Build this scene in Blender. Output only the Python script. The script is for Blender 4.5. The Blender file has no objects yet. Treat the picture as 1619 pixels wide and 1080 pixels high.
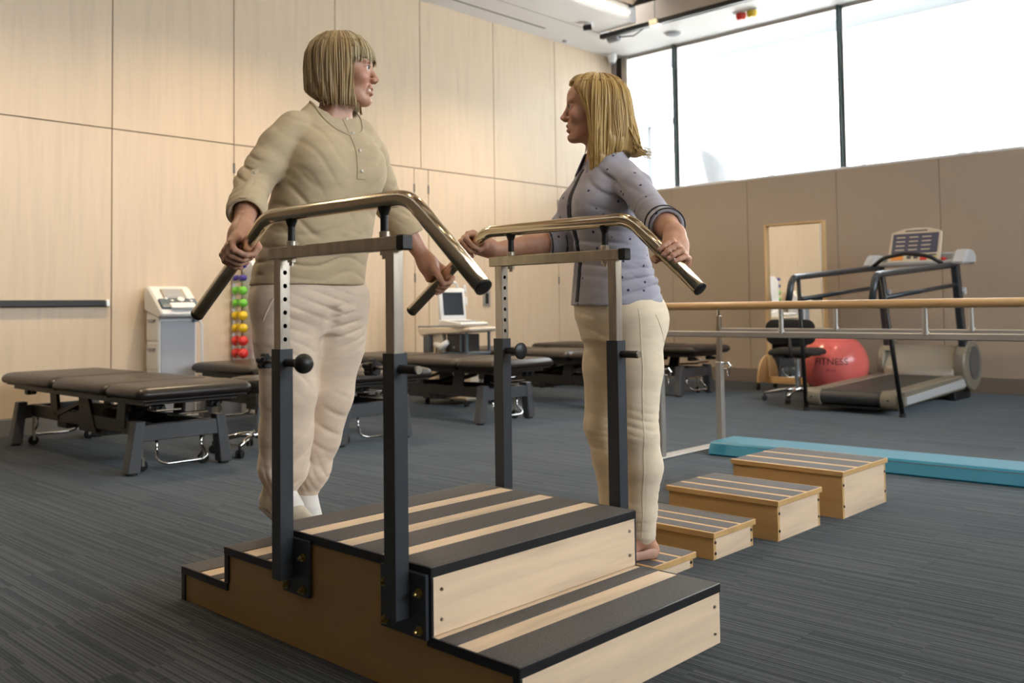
import bpy, bmesh, math, random
import numpy as np
from mathutils import Vector, Matrix

S = bpy.context.scene
C = S.collection
PI = math.pi
random.seed(5)
RNG = np.random.default_rng(5)

# ------------------------------------------------------------------ camera
YAW, PITCH, ROLL = 0.81071, 0.042405, -0.013495
Wm = Matrix(((math.sin(YAW), -math.cos(YAW), 0), (math.cos(YAW), math.sin(YAW), 0), (0, 0, 1)))
cp, sp = math.cos(PITCH), math.sin(PITCH)
cr, sr = math.cos(ROLL), math.sin(ROLL)
rt, fw, up = Vector((1, 0, 0)), Vector((0, cp, sp)), Vector((0, -sp, cp))
rt2 = rt*cr + up*sr
up2 = -rt*sr + up*cr
rt2, up2, fw = Wm @ rt2, Wm @ up2, Wm @ fw
cam = bpy.data.objects.new('camera', bpy.data.cameras.new('camera'))
C.objects.link(cam)
cam.matrix_world = Matrix(((rt2.x, up2.x, -fw.x, 0), (rt2.y, up2.y, -fw.y, 0), (rt2.z, up2.z, -fw.z, 0.87), (0, 0, 0, 1)))
cam.data.sensor_width = 36
cam.data.lens = 36*1466.12/1619
cam.data.shift_y = -(540-423.7)/1619
cam.data.clip_start = 0.05
cam.data.dof.use_dof = True
cam.data.dof.focus_distance = 2.75
cam.data.dof.aperture_fstop = 4.0
S.camera = cam

# ------------------------------------------------------------------ sky, lamps, exposure
world = bpy.data.worlds.new('world'); S.world = world
world.use_nodes = True
bg = world.node_tree.nodes['Background']
bg.inputs[0].default_value = (0.91, 0.945, 1.0, 1)
bg.inputs[1].default_value = 14.5
sun = bpy.data.lights.new('sun', 'SUN'); sun.energy = 26; sun.angle = 0.01; sun.color = (1.0, 0.96, 0.9)
so = bpy.data.objects.new('sun', sun); C.objects.link(so); so.rotation_euler = Vector((0.2, 0.55, -0.8)).to_track_quat('-Z', 'Y').to_euler()
S.view_settings.view_transform = 'Standard'
S.view_settings.look = 'None'
S.view_settings.gamma = 1
S.view_settings.use_curve_mapping = False
S.view_settings.exposure = 0.0
def portal(name, loc, rot, sx, sy):
    l = bpy.data.lights.new(name, 'AREA'); l.shape = 'RECTANGLE'; l.size = sx; l.size_y = sy
    l.cycles.is_portal = True
    o = bpy.data.objects.new(name, l); o.location = loc; o.rotation_euler = rot; C.objects.link(o)
portal('window_portal', (-1.15, 9.32, 3.11), (-PI/2, 0, 0), 11.8, 1.74)
portal('side_window_portal', (5.02, 4.6, 3.11), (0, PI/2, 0), 1.74, 7.6)
DOWNLIGHTS = [(x, y) for x in (-5.91, -2.7, 0.4, 2.8) for y in (1.2, 3.9, 6.7)]
DOWN_W = {-5.91: 46.0, -2.7: 10.0, 0.4: 5.0, 2.8: 4.0}

# ------------------------------------------------------------------ materials
MATS = {}
def lin(r, g, b):
    f = lambda c: ((c/255+0.055)/1.055)**2.4 if c > 10 else c/255/12.92
    return (f(r), f(g), f(b), 1)
def mat(name, col, rough=0.5, metal=0.0, spec=None, build=None):
    if name in MATS: return MATS[name]
    m = bpy.data.materials.new(name); m.use_nodes = True
    nt = m.node_tree; b = nt.nodes['Principled BSDF']
    col = tuple(col)+(1,) if len(col) == 3 else tuple(col)
    b.inputs['Base Color'].default_value = col
    b.inputs['Roughness'].default_value = rough
    b.inputs['Metallic'].default_value = metal
    if spec is not None: b.inputs['Specular IOR Level'].default_value = spec
    m.diffuse_color = col
    if build: build(nt, b, col)
    MATS[name] = m
    return m
def N(nt, t, **kw):
    n = nt.nodes.new(t)
    for k, v in kw.items():
        if k in n.inputs: n.inputs[k].default_value = v
        else: setattr(n, k, v)
    return n
def mapped(nt, scale, coord='Object', rot=(0, 0, 0)):
    tc = N(nt, 'ShaderNodeTexCoord'); mp = N(nt, 'ShaderNodeMapping')
    mp.inputs['Scale'].default_value = scale; mp.inputs['Rotation'].default_value = rot
    nt.links.new(tc.outputs[coord], mp.inputs[0])
    return mp
def ramp(nt, stops, src):
    r = N(nt, 'ShaderNodeValToRGB')
    e = r.color_ramp.elements
    while len(e) < len(stops): e.new(0.5)
    for i, (p, c) in enumerate(stops):
        e[i].position = p; e[i].color = tuple(c)+(1,) if len(c) == 3 else c
    nt.links.new(src, r.inputs[0])
    return r
def bump(nt, b, h, strength=0.2, dist=0.002):
    bp = N(nt, 'ShaderNodeBump', Strength=strength, Distance=dist)
    nt.links.new(h, bp.inputs['Height']); nt.links.new(bp.outputs[0], b.inputs['Normal'])
def mixc(col, f): return tuple(min(1, c*f) for c in col[:3])
def noisy(scale, lo, hi, detail=3.0, bs=0.0, bd=0.001, stretch=(1, 1, 1)):
    def f(nt, b, col):
        mp = mapped(nt, tuple(scale*s for s in stretch))
        n = N(nt, 'ShaderNodeTexNoise', Scale=1.0, Detail=detail)
        nt.links.new(mp.outputs[0], n.inputs['Vector'])
        r = ramp(nt, [(0.3, mixc(col, lo)), (0.7, mixc(col, hi))], n.outputs[0])
        nt.links.new(r.outputs[0], b.inputs['Base Color'])
        if bs: bump(nt, b, n.outputs[0], bs, bd)
    return f
def wood(axis='z', figure=1.0, rnd=True):
    def f(nt, b, col):
        sc = {'z': (22, 22, 1.6), 'x': (1.6, 22, 22), 'y': (22, 1.6, 22)}[axis]
        mp = mapped(nt, sc)
        oi = N(nt, 'ShaderNodeObjectInfo')
        ad = N(nt, 'ShaderNodeVectorMath', operation='MULTIPLY_ADD')
        nt.links.new(oi.outputs['Random'], ad.inputs[0]); ad.inputs[1].default_value = (37, 23, 51)
        nt.links.new(mp.outputs[0], ad.inputs[2])
        n1 = N(nt, 'ShaderNodeTexNoise', Scale=1.0, Detail=6.0, Roughness=0.6, Distortion=0.6)
        nt.links.new(ad.outputs[0], n1.inputs['Vector'])
        mp2 = mapped(nt, tuple(s*0.22 for s in sc))
        n2 = N(nt, 'ShaderNodeTexNoise', Scale=1.0, Detail=2.0, Distortion=2.5)
        nt.links.new(mp2.outputs[0], n2.inputs['Vector'])
        mx = N(nt, 'ShaderNodeMix', data_type='FLOAT'); mx.inputs[0].default_value = 0.45
        nt.links.new(n1.outputs[0], mx.inputs[2]); nt.links.new(n2.outputs[0], mx.inputs[3])
        r = ramp(nt, [(0.32, mixc(col, 1-0.16*figure)), (0.5, col[:3]), (0.68, mixc(col, 1+0.08*figure))], mx.outputs[0])
        nt.links.new(r.outputs[0], b.inputs['Base Color'])
        bump(nt, b, n1.outputs[0], 0.04, 0.001)
    return f
MAPLE = (0.72, 0.56, 0.39)
M_panel = mat('maple_veneer_panel', (0.70, 0.56, 0.405), 0.38, build=wood('z', 0.55))
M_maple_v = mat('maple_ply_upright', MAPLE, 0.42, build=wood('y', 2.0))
M_maple_shaded = mat('maple_ply_shaded_side', (0.45, 0.275, 0.10), 0.5, build=wood('x', 0.5))  # maple darkened and warmed: shade of the side faces put into the colour
M_maple_step = mat('maple_step_warm_shade', (0.56, 0.355, 0.145), 0.45, build=wood('x', 0.9))  # same maple, with the warm dim light on the boxes put into its colour
M_rail_wood = mat('varnished_beech', (0.60, 0.38, 0.17), 0.28, build=wood('x', 0.7))
M_frame_wood = mat('pale_timber_frame', (0.62, 0.42, 0.2), 0.42, build=wood('z', 0.7))
M_gap = mat('dark_joint', (0.12, 0.085, 0.055), 0.8)
M_fabric_panel = mat('taupe_panel', (0.46, 0.375, 0.29), 0.7, build=noisy(180, 0.95, 1.04, 2, 0.1))
M_skirt_l = mat('grey_skirting', (0.20, 0.21, 0.22), 0.5)
M_skirt_r = mat('brown_grey_skirting', (0.22, 0.18, 0.145), 0.55)
M_white = mat('white_paint', (0.86, 0.87, 0.88), 0.6)
M_ceil_beige = mat('beige_ceiling_board', (0.62, 0.50, 0.38), 0.6, build=noisy(3, 0.96, 1.03))
M_black = mat('black_satin', (0.012, 0.012, 0.013), 0.42)
M_blackmatt = mat('black_matt', (0.016, 0.015, 0.015), 0.75)
M_post = mat('charcoal_powder_coat', (0.038, 0.044, 0.052), 0.38, build=noisy(400, 0.85, 1.15, 2, 0.15, 0.0005))
M_edge = mat('black_edge_trim', (0.016, 0.016, 0.018), 0.36)
M_grip = mat('charcoal_grip_sheet', (0.075, 0.072, 0.072), 0.7, build=noisy(260, 0.6, 1.45, 4, 0.35, 0.0012))
M_grip_l = mat('grey_grip_sheet', (0.085, 0.085, 0.09), 0.62, build=noisy(260, 0.65, 1.4, 4, 0.35, 0.0012))
M_steel = mat('polished_steel_tube', (0.74, 0.63, 0.46), 0.13, 1.0)
M_zinc = mat('zinc_plated_steel', (0.58, 0.53, 0.44), 0.30, 1.0, build=noisy(40, 0.8, 1.1, 4, stretch=(1, 1, .15)))
M_chrome = mat('chrome', (0.72, 0.73, 0.75), 0.09, 1.0)
M_alu = mat('satin_aluminium', (0.62, 0.61, 0.58), 0.36, 1.0)
M_brass = mat('yellow_zinc_bolt', (0.45, 0.33, 0.12), 0.3, 1.0)
M_galv = mat('pale_grey_metal', (0.42, 0.40, 0.37), 0.42, 0.55)
M_base = mat('slate_grey_frame', (0.085, 0.090, 0.098), 0.42)
M_base_d = mat('brown_black_frame', (0.03, 0.027, 0.025), 0.45)
M_vinyl = mat('dark_brown_vinyl', (0.022, 0.0175, 0.0155), 0.36, spec=0.4, build=noisy(240, 0.92, 1.06, 3, 0.12, 0.0006))
M_rubber = mat('black_rubber', (0.014, 0.014, 0.015), 0.65)
M_whiteplastic = mat('white_plastic', (0.70, 0.71, 0.72), 0.4)
M_greyplastic = mat('grey_plastic', (0.36, 0.38, 0.42), 0.45)
M_slateplastic = mat('slate_plastic', (0.085, 0.12, 0.15), 0.4)
M_creamplastic = mat('cream_plastic', (0.60, 0.52, 0.40), 0.45)
M_screen = mat('dark_screen', (0.02, 0.026, 0.034), 0.15)
M_teal = mat('teal_vinyl', (0.004, 0.20, 0.32), 0.34)
M_red = mat('red_vinyl', (0.62, 0.03, 0.022), 0.35)
M_yellow = mat('yellow_vinyl', (0.72, 0.48, 0.01), 0.35)
M_green = mat('green_vinyl', (0.17, 0.55, 0.05), 0.35)
M_purple = mat('violet_vinyl', (0.055, 0.035, 0.30), 0.35)
M_ball = mat('coral_rubber', (0.72, 0.15, 0.135), 0.2)
M_print = mat('dark_print', (0.09, 0.02, 0.02), 0.5)
M_mirror = mat('mirror_silver', (0.86, 0.87, 0.86), 0.01, 1.0)
M_belt = mat('running_belt', (0.03, 0.033, 0.036), 0.48, build=noisy(500, 0.8, 1.2, 2, 0.1))
M_tm_olive = mat('champagne_grey_plastic', (0.21, 0.19, 0.145), 0.4)
M_tm_silver = mat('silver_plastic', (0.46, 0.48, 0.50), 0.36)
M_tm_post = mat('gunmetal_tube', (0.045, 0.055, 0.065), 0.3, 0.4)
M_clear = mat('smoked_cover', (0.29, 0.27, 0.225), 0.2)
M_orange = mat('orange_key', (0.75, 0.28, 0.05), 0.5)
M_navy = mat('navy_trim', (0.010, 0.013, 0.028), 0.7)
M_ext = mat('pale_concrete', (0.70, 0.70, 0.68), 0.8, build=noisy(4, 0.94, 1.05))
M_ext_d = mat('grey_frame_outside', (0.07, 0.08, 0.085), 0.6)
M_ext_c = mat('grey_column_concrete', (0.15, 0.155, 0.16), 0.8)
M_backwall = mat('brown_back_wall', (0.13, 0.10, 0.075), 0.7)
def emit(name, col, s):
    m = bpy.data.materials.new(name); m.use_nodes = True
    b = m.node_tree.nodes['Principled BSDF']
    b.inputs['Emission Color'].default_value = tuple(col)+(1,); b.inputs['Emission Strength'].default_value = s
    b.inputs['Base Color'].default_value = (0.8, 0.8, 0.8, 1)
    MATS[name] = m
    return m
M_cove = emit('warm_cove_light', (1.0, 0.80, 0.52), 5.0)
M_lamp = emit('lamp_lens', (1.0, 0.86, 0.66), 25.0)
def glassy():
    m = bpy.data.materials.new('window_glass'); m.use_nodes = True
    nt = m.node_tree; nt.nodes.clear()
    out = N(nt, 'ShaderNodeOutputMaterial'); t = N(nt, 'ShaderNodeBsdfTransparent'); g = N(nt, 'ShaderNodeBsdfGlossy', Roughness=0.01)
    t.inputs[0].default_value = (0.965, 0.975, 0.975, 1)
    fr = N(nt, 'ShaderNodeFresnel', IOR=1.45); mx = N(nt, 'ShaderNodeMixShader')
    nt.links.new(fr.outputs[0], mx.inputs[0]); nt.links.new(t.outputs[0], mx.inputs[1]); nt.links.new(g.outputs[0], mx.inputs[2])
    nt.links.new(mx.outputs[0], out.inputs[0])
    return m
M_glass = glassy()
M_glassedge = mat('green_glass_edge', (0.035, 0.065, 0.07), 0.3)
def carpet_build(nt, b, col):
    oi = N(nt, 'ShaderNodeObjectInfo'); ge = N(nt, 'ShaderNodeNewGeometry')
    sep = N(nt, 'ShaderNodeSeparateXYZ'); nt.links.new(ge.outputs['Position'], sep.inputs[0])
    def math_(op, a, bb=0.0):
        m = N(nt, 'ShaderNodeMath', operation=op)
        for i, v in enumerate((a, bb)):
            if isinstance(v, (int, float)): m.inputs[i].default_value = v
            else: nt.links.new(v, m.inputs[i])
        return m.outputs[0]
    X, Y = sep.outputs['X'], sep.outputs['Y']
    def white(v):
        w = N(nt, 'ShaderNodeTexWhiteNoise', noise_dimensions='1D'); nt.links.new(v, w.inputs['W']); return w.outputs['Value']
    # stripes run along X; the pattern breaks at staggered places from one narrow band to the next
    band = math_('FLOOR', math_('MULTIPLY', Y, 8.0))
    cell = math_('FLOOR', math_('ADD', math_('MULTIPLY', X, 2.0), math_('MULTIPLY', white(band), 13.0)))
    seed = white(math_('ADD', math_('MULTIPLY', cell, 17.31), math_('MULTIPLY', band, 3.17)))
    def rows(freq, k):
        y = math_('ADD', math_('MULTIPLY', Y, freq), math_('MULTIPLY', seed, k))
        wn = N(nt, 'ShaderNodeTexNoise', noise_dimensions='1D', Scale=1.0, Detail=0.0)
        nt.links.new(y, wn.inputs['W']); return wn.outputs[0]
    a = rows(120, 61.0); c = rows(34, 29.0)
    mpn = N(nt, 'ShaderNodeMapping'); mpn.inputs['Scale'].default_value = (40, 320, 320)
    nt.links.new(ge.outputs['Position'], mpn.inputs[0])
    n = N(nt, 'ShaderNodeTexNoise', Scale=1.0, Detail=3.0); nt.links.new(mpn.outputs[0], n.inputs['Vector'])
    s = math_('ADD', math_('ADD', math_('MULTIPLY', a, 0.6), math_('MULTIPLY', c, 0.4)), math_('MULTIPLY', math_('SUBTRACT', n.outputs[0], 0.5), 0.16))
    s = math_('ADD', s, math_('MULTIPLY', math_('SUBTRACT', seed, 0.5), 0.07))
    r = ramp(nt, [(0.42, (0.004, 0.0043, 0.005)), (0.475, (0.012, 0.0125, 0.0135)), (0.53, (0.034, 0.0355, 0.037)), (0.66, (0.050, 0.052, 0.053))], s)
    tint = N(nt, 'ShaderNodeMix', data_type='RGBA', blend_type='MULTIPLY'); tint.inputs[0].default_value = 1
    tr = ramp(nt, [(0.0, (0.9, 0.9, 0.9)), (1.0, (1.1, 1.1, 1.1))], seed)
    nt.links.new(r.outputs[0], tint.inputs[6]); nt.links.new(tr.outputs[0], tint.inputs[7])
    nt.links.new(tint.outputs[2], b.inputs['Base Color'])
    b.inputs['Sheen Weight'].default_value = 0.24; b.inputs['Sheen Roughness'].default_value = 0.4
    b.inputs['Sheen Tint'].default_value = (0.72, 0.88, 1.0, 1)
    n3 = N(nt, 'ShaderNodeTexNoise', Scale=420.0, Detail=2.0); nt.links.new(ge.outputs['Position'], n3.inputs['Vector'])
    h = math_('ADD', s, math_('MULTIPLY', n3.outputs[0], 0.35))
    bump(nt, b, h, 0.5, 0.003)
M_carpet = mat('striped_carpet_tile', (0.05, 0.05, 0.05), 0.85, spec=0.15, build=carpet_build)

# ------------------------------------------------------------------ geometry helpers
ROOTS = {}
def empty(name, loc=(0, 0, 0), rotz=0):
    o = bpy.data.objects.new(name, None); C.objects.link(o)
    o.empty_display_size = 0.1
    o.location = loc; o.rotation_euler = (0, 0, rotz)
    return o
def thing(name, label, cat, loc=(0, 0, 0), rotz=0, group=None):
    o = empty(name, loc, rotz); o['label'] = label; o['category'] = cat
    if group: o['group'] = group
    return o
def base_of(o):
    while o.parent: o = o.parent
    return o
def obj(name, bm, m, parent=None, world=False, smooth=None, label=None):
    if world and parent is not None:
        r = base_of(parent)
        bm.transform((Matrix.Translation(r.location) @ Matrix.Rotation(r.rotation_euler.z, 4, 'Z')).inverted())
    me = bpy.data.meshes.new(name); bm.to_mesh(me); bm.free()
    ms = m if isinstance(m, (list, tuple)) else [m]
    for x in ms: me.materials.append(x)
    o = bpy.data.objects.new(name, me); C.objects.link(o)
    if parent is not None: o.parent = parent
    if smooth:
        for p in me.polygons: p.use_smooth = True
        if smooth != 'all':
            try: me.set_sharp_from_angle(angle=math.radians(smooth if smooth is not True else 40))
            except Exception: pass
    if label: o['label'] = label
    return o
def tag(o, label, cat, group=None):
    o['label'] = label; o['category'] = cat
    if group: o['group'] = group
    return o
def struct(o):
    o['kind'] = 'structure'; return o
def BM(): return bmesh.new()
def box(bm, x0, x1, y0, y1, z0, z1, bev=0.0, M=None, seg=1):
    t = bmesh.new()
    r = bmesh.ops.create_cube(t, size=1)
    for v in r['verts']:
        v.co = ((x0+x1)/2+v.co.x*(x1-x0), (y0+y1)/2+v.co.y*(y1-y0), (z0+z1)/2+v.co.z*(z1-z0))
    if bev > 0:
        bmesh.ops.bevel(t, geom=list(t.edges), offset=min(bev, 0.49*min(abs(x1-x0), abs(y1-y0), abs(z1-z0))), segments=seg, affect='EDGES', profile=0.5)
    if M is not None: t.transform(M)
    join(bm, t); return bm
def join(bm, t, mi=None):
    me = bpy.data.meshes.new('tmp'); 
    if mi is not None:
        for f in t.faces: f.material_index = mi
    t.to_mesh(me); t.free(); bm.from_mesh(me); bpy.data.meshes.remove(me)
def cyl(bm, a, b, r, r2=None, n=16, cap=True, bev=0.0):
    a, b = Vector(a), Vector(b); d = b-a
    t = bmesh.new()
    bmesh.ops.create_cone(t, cap_ends=cap, segments=n, radius1=r, radius2=r if r2 is None else r2, depth=d.length)
    if bev > 0:
        es = [e for e in t.edges if len([f for f in e.link_faces if len(f.verts) > 4]) == 1]
        bmesh.ops.bevel(t, geom=es, offset=bev, segments=2, affect='EDGES', profile=0.5)
    t.transform(Matrix.Translation((a+b)/2) @ d.to_track_quat('Z', 'Y').to_matrix().to_4x4())
    join(bm, t); return bm
def sph(bm, c, r, sc=(1, 1, 1), n=16, M=None):
    t = bmesh.new(); bmesh.ops.create_uvsphere(t, u_segments=n, v_segments=max(6, n//2+2), radius=r)
    t.transform(Matrix.Translation(c) @ (M if M is not None else Matrix.Identity(4)) @ Matrix.Diagonal((*sc, 1)))
    join(bm, t); return bm
def fillet(pts, rad, n=6):
    pts = [Vector(p) for p in pts]; out = [pts[0]]
    for i in range(1, len(pts)-1):
        p, a, b = pts[i], pts[i-1], pts[i+1]
        u, v = (a-p).normalized(), (b-p).normalized()
        ang = u.angle(v)
        if abs(ang-PI) < 0.02 or rad <= 0: out.append(p); continue
        t = min(rad/math.tan(ang/2), 0.49*(a-p).length, 0.49*(b-p).length)
        s, e = p+u*t, p+v*t
        for k in range(n+1):
            q = k/n
            out.append((s*(1-q)**2 + p*2*q*(1-q) + e*q*q))
    out.append(pts[-1]); return out
def tube(bm, pts, r, n=12, rad=0.0, fn=6, cap=True, sx=1.0):
    """round tube along a polyline; r a number or one per point"""
    P = fillet(pts, rad, fn) if rad > 0 else [Vector(p) for p in pts]
    rs = [r]*len(P) if isinstance(r, (int, float)) else r
    t = (P[1]-P[0]).normalized()
    u = t.orthogonal().normalized() if abs(t.z) > 0.99 else t.cross(Vector((0, 0, 1))).normalized()
    rings = []
    for i, p in enumerate(P):
        d = (P[min(i+1, len(P)-1)]-P[max(i-1, 0)]).normalized()
        u = (u - d*u.dot(d)).normalized(); w = d.cross(u)
        rings.append([bm.verts.new(p+(u*math.cos(a)*sx+w*math.sin(a))*rs[i]) for a in (2*PI*k/n for k in range(n))])
    for a, b in zip(rings, rings[1:]):
        for k in range(n):
            bm.faces.new((a[k], a[(k+1) % n], b[(k+1) % n], b[k]))
    if cap:
        bm.faces.new(rings[0][::-1]); bm.faces.new(rings[-1])
    return bm
def prism(bm, pts, axis, a0, a1, bev=0.0, M=None):
    """2D outline (list of pairs) extruded along axis from a0 to a1. axis 'y': pts=(x,z); 'x': (y,z); 'z': (x,y)"""
    t = bmesh.new()
    f = {'y': lambda p, a: (p[0], a, p[1]), 'x': lambda p, a: (a, p[0], p[1]), 'z': lambda p, a: (p[0], p[1], a)}[axis]
    A = [t.verts.new(f(p, a0)) for p in pts]; B = [t.verts.new(f(p, a1)) for p in pts]
    t.faces.new(A); t.faces.new(B[::-1])
    n = len(pts)
    for i in range(n): t.faces.new((A[(i+1) % n], A[i], B[i], B[(i+1) % n]))
    bmesh.ops.recalc_face_normals(t, faces=t.faces)
    if bev > 0: bmesh.ops.bevel(t, geom=list(t.edges), offset=bev, segments=1, affect='EDGES', profile=0.5)
    if M is not None: t.transform(M)
    join(bm, t); return bm
def rbox2(w, d, r, n=5):
    pts = []
    for cx, cy, a0 in ((w/2-r, d/2-r, 0), (-w/2+r, d/2-r, 90), (-w/2+r, -d/2+r, 180), (w/2-r, -d/2+r, 270)):
        for k in range(n+1):
            a = math.radians(a0+90*k/n); pts.append((cx+r*math.cos(a), cy+r*math.sin(a)))
    return pts
def lathe(bm, prof, n=20, M=None):
    t = bmesh.new(); rings = []
    for r, z in prof:
        if r < 1e-5: rings.append([t.verts.new((0, 0, z))])
        else: rings.append([t.verts.new((r*math.cos(2*PI*k/n), r*math.sin(2*PI*k/n), z)) for k in range(n)])
    for a, b in zip(rings, rings[1:]):
        for k in range(n):
            k2 = (k+1) % n
            if len(a) == 1 and len(b) == 1: continue
            if len(a) == 1: t.faces.new((a[0], b[k2], b[k]))
            elif len(b) == 1: t.faces.new((a[k], a[k2], b[0]))
            else: t.faces.new((a[k], a[k2], b[k2], b[k]))
    bmesh.ops.recalc_face_normals(t, faces=t.faces)
    if M is not None: t.transform(M)
    join(bm, t); return bm
def dup(root, loc, rotz, label, group=None, name=None):
    r = root.copy(); C.objects.link(r); r.location = loc; r.rotation_euler = (0, 0, rotz); r['label'] = label
    if name: r.name = name
    if group: r['group'] = group
    for ch in list(root.children):
        c = ch.copy(); C.objects.link(c); c.parent = r
        for g in list(ch.children):
            d = g.copy(); C.objects.link(d); d.parent = c
    return r
def share(src, name_parent, dx=(0, 0, 0), rot=(0, 0, 0)):
    o = src.copy(); C.objects.link(o); o.parent = name_parent; o.location = dx; o.rotation_euler = rot
    return o
# ------------------------------------------------------------------ room shell
XL, XR, YR, YB, ZC = -7.15, 5.0, 9.4, -0.9, 4.04
SILL = 2.281
floor = struct(obj('floor', box(BM(), XL-0.2, XR+0.2, YB-0.2, YR+0.2, -0.2, -0.012), M_carpet))
T = 0.5
tile_bm = box(BM(), -T/2+0.0002, T/2-0.0002, -T/2+0.0002, T/2-0.0002, -0.011, 0.0, 0.0004)
first = None
ix0 = XL
n_t = 0
tiles = []
for i in range(15):
    for j in range(17):
        x = XL+T/2+i*T; y = 0.9+T/2+j*T
        # keep the tiles the photograph looks at
        d = Wm.transposed() @ Vector((x, y, 0))
        if d.y < 1.2 or abs(d.x) > d.y*0.62+0.5: continue
        tiles.append((d.y, x, y))
tiles.sort()
for k, (dd, x, y) in enumerate(tiles[:290]):
    if first is None:
        first = obj('carpet_tile', tile_bm, M_carpet, floor); o = first
    else:
        o = share(first, floor)
    o.location = (x, y, 0)
    o.rotation_euler.z = PI if (int(x*2)+int(y*2)) % 2 else 0
# the rest of the carpet, under and beyond the counted tiles
used = {(round(x, 2), round(y, 2)) for _, x, y in tiles[:290]}
rest = BM()
nx = int((XR-XL)/T)+1; y0 = 0.9-4*T
for i in range(nx):
    for j in range(int((YR-y0)/T)+1):
        x = XL+T/2+i*T; y = y0+T/2+j*T
        if (round(x, 2), round(y, 2)) in used: continue
        x1 = min(x+T/2-0.0006, XR); y1 = min(y+T/2-0.0006, YR); ya = max(y-T/2+0.0006, YB)
        if x1 > x-T/2+0.01 and y1 > ya+0.01: box(rest, x-T/2+0.0002, x1, ya, y1, -0.011, 0.0)
ro = obj('carpet_field', rest, M_carpet, floor); ro['kind'] = 'stuff'

# left wall of veneer panels
wl = struct(obj('wall_left', box(BM(), XL-0.25, XL-0.018, YB-0.2, YR+0.25, -0.2, ZC+0.5), M_gap))
ZS = 2.295
def panel_x(y0, y1, z0, z1):
    obj('wall_panel', box(BM(), XL-0.018, XL, y0+0.004, y1-0.004, z0+0.004, z1-0.004, 0.0015), M_panel, wl)
ups = [YB, -0.08, 0.96, 2.0, 3.045, 4.087, 5.14, 6.193, 7.262, 8.302, 9.42]
lows = [YB, -0.08, 0.96, 2.0, 3.045, 4.087, 5.10, 6.10, 6.29, 7.262, 8.325, 9.42]
for a, b in zip(ups, ups[1:]): panel_x(a, b, ZS, ZC+0.02)
for a, b in zip(lows, lows[1:]): panel_x(a, b, 0.125, ZS)
for y in (4.087, 6.10, 6.29, 8.325):
    for z in (2.09, 1.18, 0.35):
        obj('hinge', box(BM(), XL-0.004, XL+0.006, y-0.009, y+0.009, z-0.045, z+0.045, 0.003), M_base, wl, label='dark hinge in the panel joint')
bl = struct(obj('baseboard_left', box(BM(), XL-0.018, XL+0.012, YB, YR, 0, 0.125, 0.003), M_skirt_l))
tr = struct(obj('trim_1', box(BM(), XL, XL+0.02, 2.17, 2.21, 0.125, ZC-0.1, 0.003), M_alu))

# window wall
wr = struct(obj('wall_right', box(BM(), XL-0.25, XR+0.25, YR+0.02, YR+0.30, -0.2, SILL-0.02), M_gap))
xs = [-7.15, -6.273, -5.259, -4.213, -3.173, -2.13, -1.09, -0.05, 0.99, 2.03, 3.07, 4.11, 5.0]
for a, b in zip(xs, xs[1:]):
    obj('wall_panel', box(BM(), a+0.003, b-0.003, YR, YR+0.022, 0.15, SILL-0.012, 0.0015), M_fabric_panel, wr)
struct(obj('baseboard_right', box(BM(), XL, XR, YR-0.012, YR+0.02, 0, 0.152, 0.003), M_skirt_r))
sl = struct(obj('trim_2', box(BM(), XL, XR, YR-0.004, YR+0.30, SILL-0.014, SILL+0.012, 0.003), M_white))
GY = YR+0.14
wx = [-6.97, -6.253, -4.18, -2.107, -0.034, 2.039, 4.112, 5.0]
for k, (a, b) in enumerate(zip(wx, wx[1:])):
    w = struct(empty('window_%d' % (k+1), ((a+b)/2, GY, SILL)))
    obj('pane', box(BM(), a+0.004, b-0.004, GY-0.006, GY+0.006, SILL+0.012, ZC-0.002), M_glass, w, world=True)
    obj('window_frame', box(BM(), a, b, GY-0.03, GY+0.03, ZC-0.035, ZC+0.01, 0.003), M_galv, w, world=True)
    obj('glass_fin', box(BM(), b-0.015, b+0.015, GY-0.075, GY+0.012, SILL+0.012, ZC-0.002, 0.002), M_glassedge, w, world=True)
    obj('fin_cover', box(BM(), b+0.015, b+0.04, GY-0.03, GY+0.03, SILL+0.012, ZC-0.002, 0.002), M_alu, w, world=True)
pr = struct(obj('trim_3', box(BM(), -7.04, -6.95, GY-0.06, GY+0.06, SILL+0.01, ZC, 0.004), M_alu))
struct(obj('trim_4', box(BM(), -7.13, -7.04, GY-0.05, GY+0.05, SILL+0.01, ZC, 0.004), M_base_d))
# behind and to the right of the camera
struct(obj('wall_back', box(BM(), XL-0.25, XR+0.25, YB-0.25, YB, -0.2, ZC+0.5), M_backwall))
ws = BM()
box(ws, XR, XR+0.25, YB-0.2, YR+0.25, -0.2, SILL); box(ws, XR, XR+0.25, YB-0.2, 0.7, SILL, ZC+0.4); box(ws, XR, XR+0.25, 8.5, YR+0.25, SILL, ZC+0.4)
struct(obj('wall_side', ws, M_fabric_panel))
w = struct(empty('window_8', (XR, 4.6, SILL)))
for a in (0.7, 2.65, 4.6, 6.55):
    obj('pane', box(BM(), XR+0.1, XR+0.112, a+0.01, a+1.94, SILL, ZC), M_glass, w, world=True)
    obj('window_frame', box(BM(), XR+0.07, XR+0.14, a-0.02, a+0.02, SILL, ZC, 0.003), M_alu, w, world=True)

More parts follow.
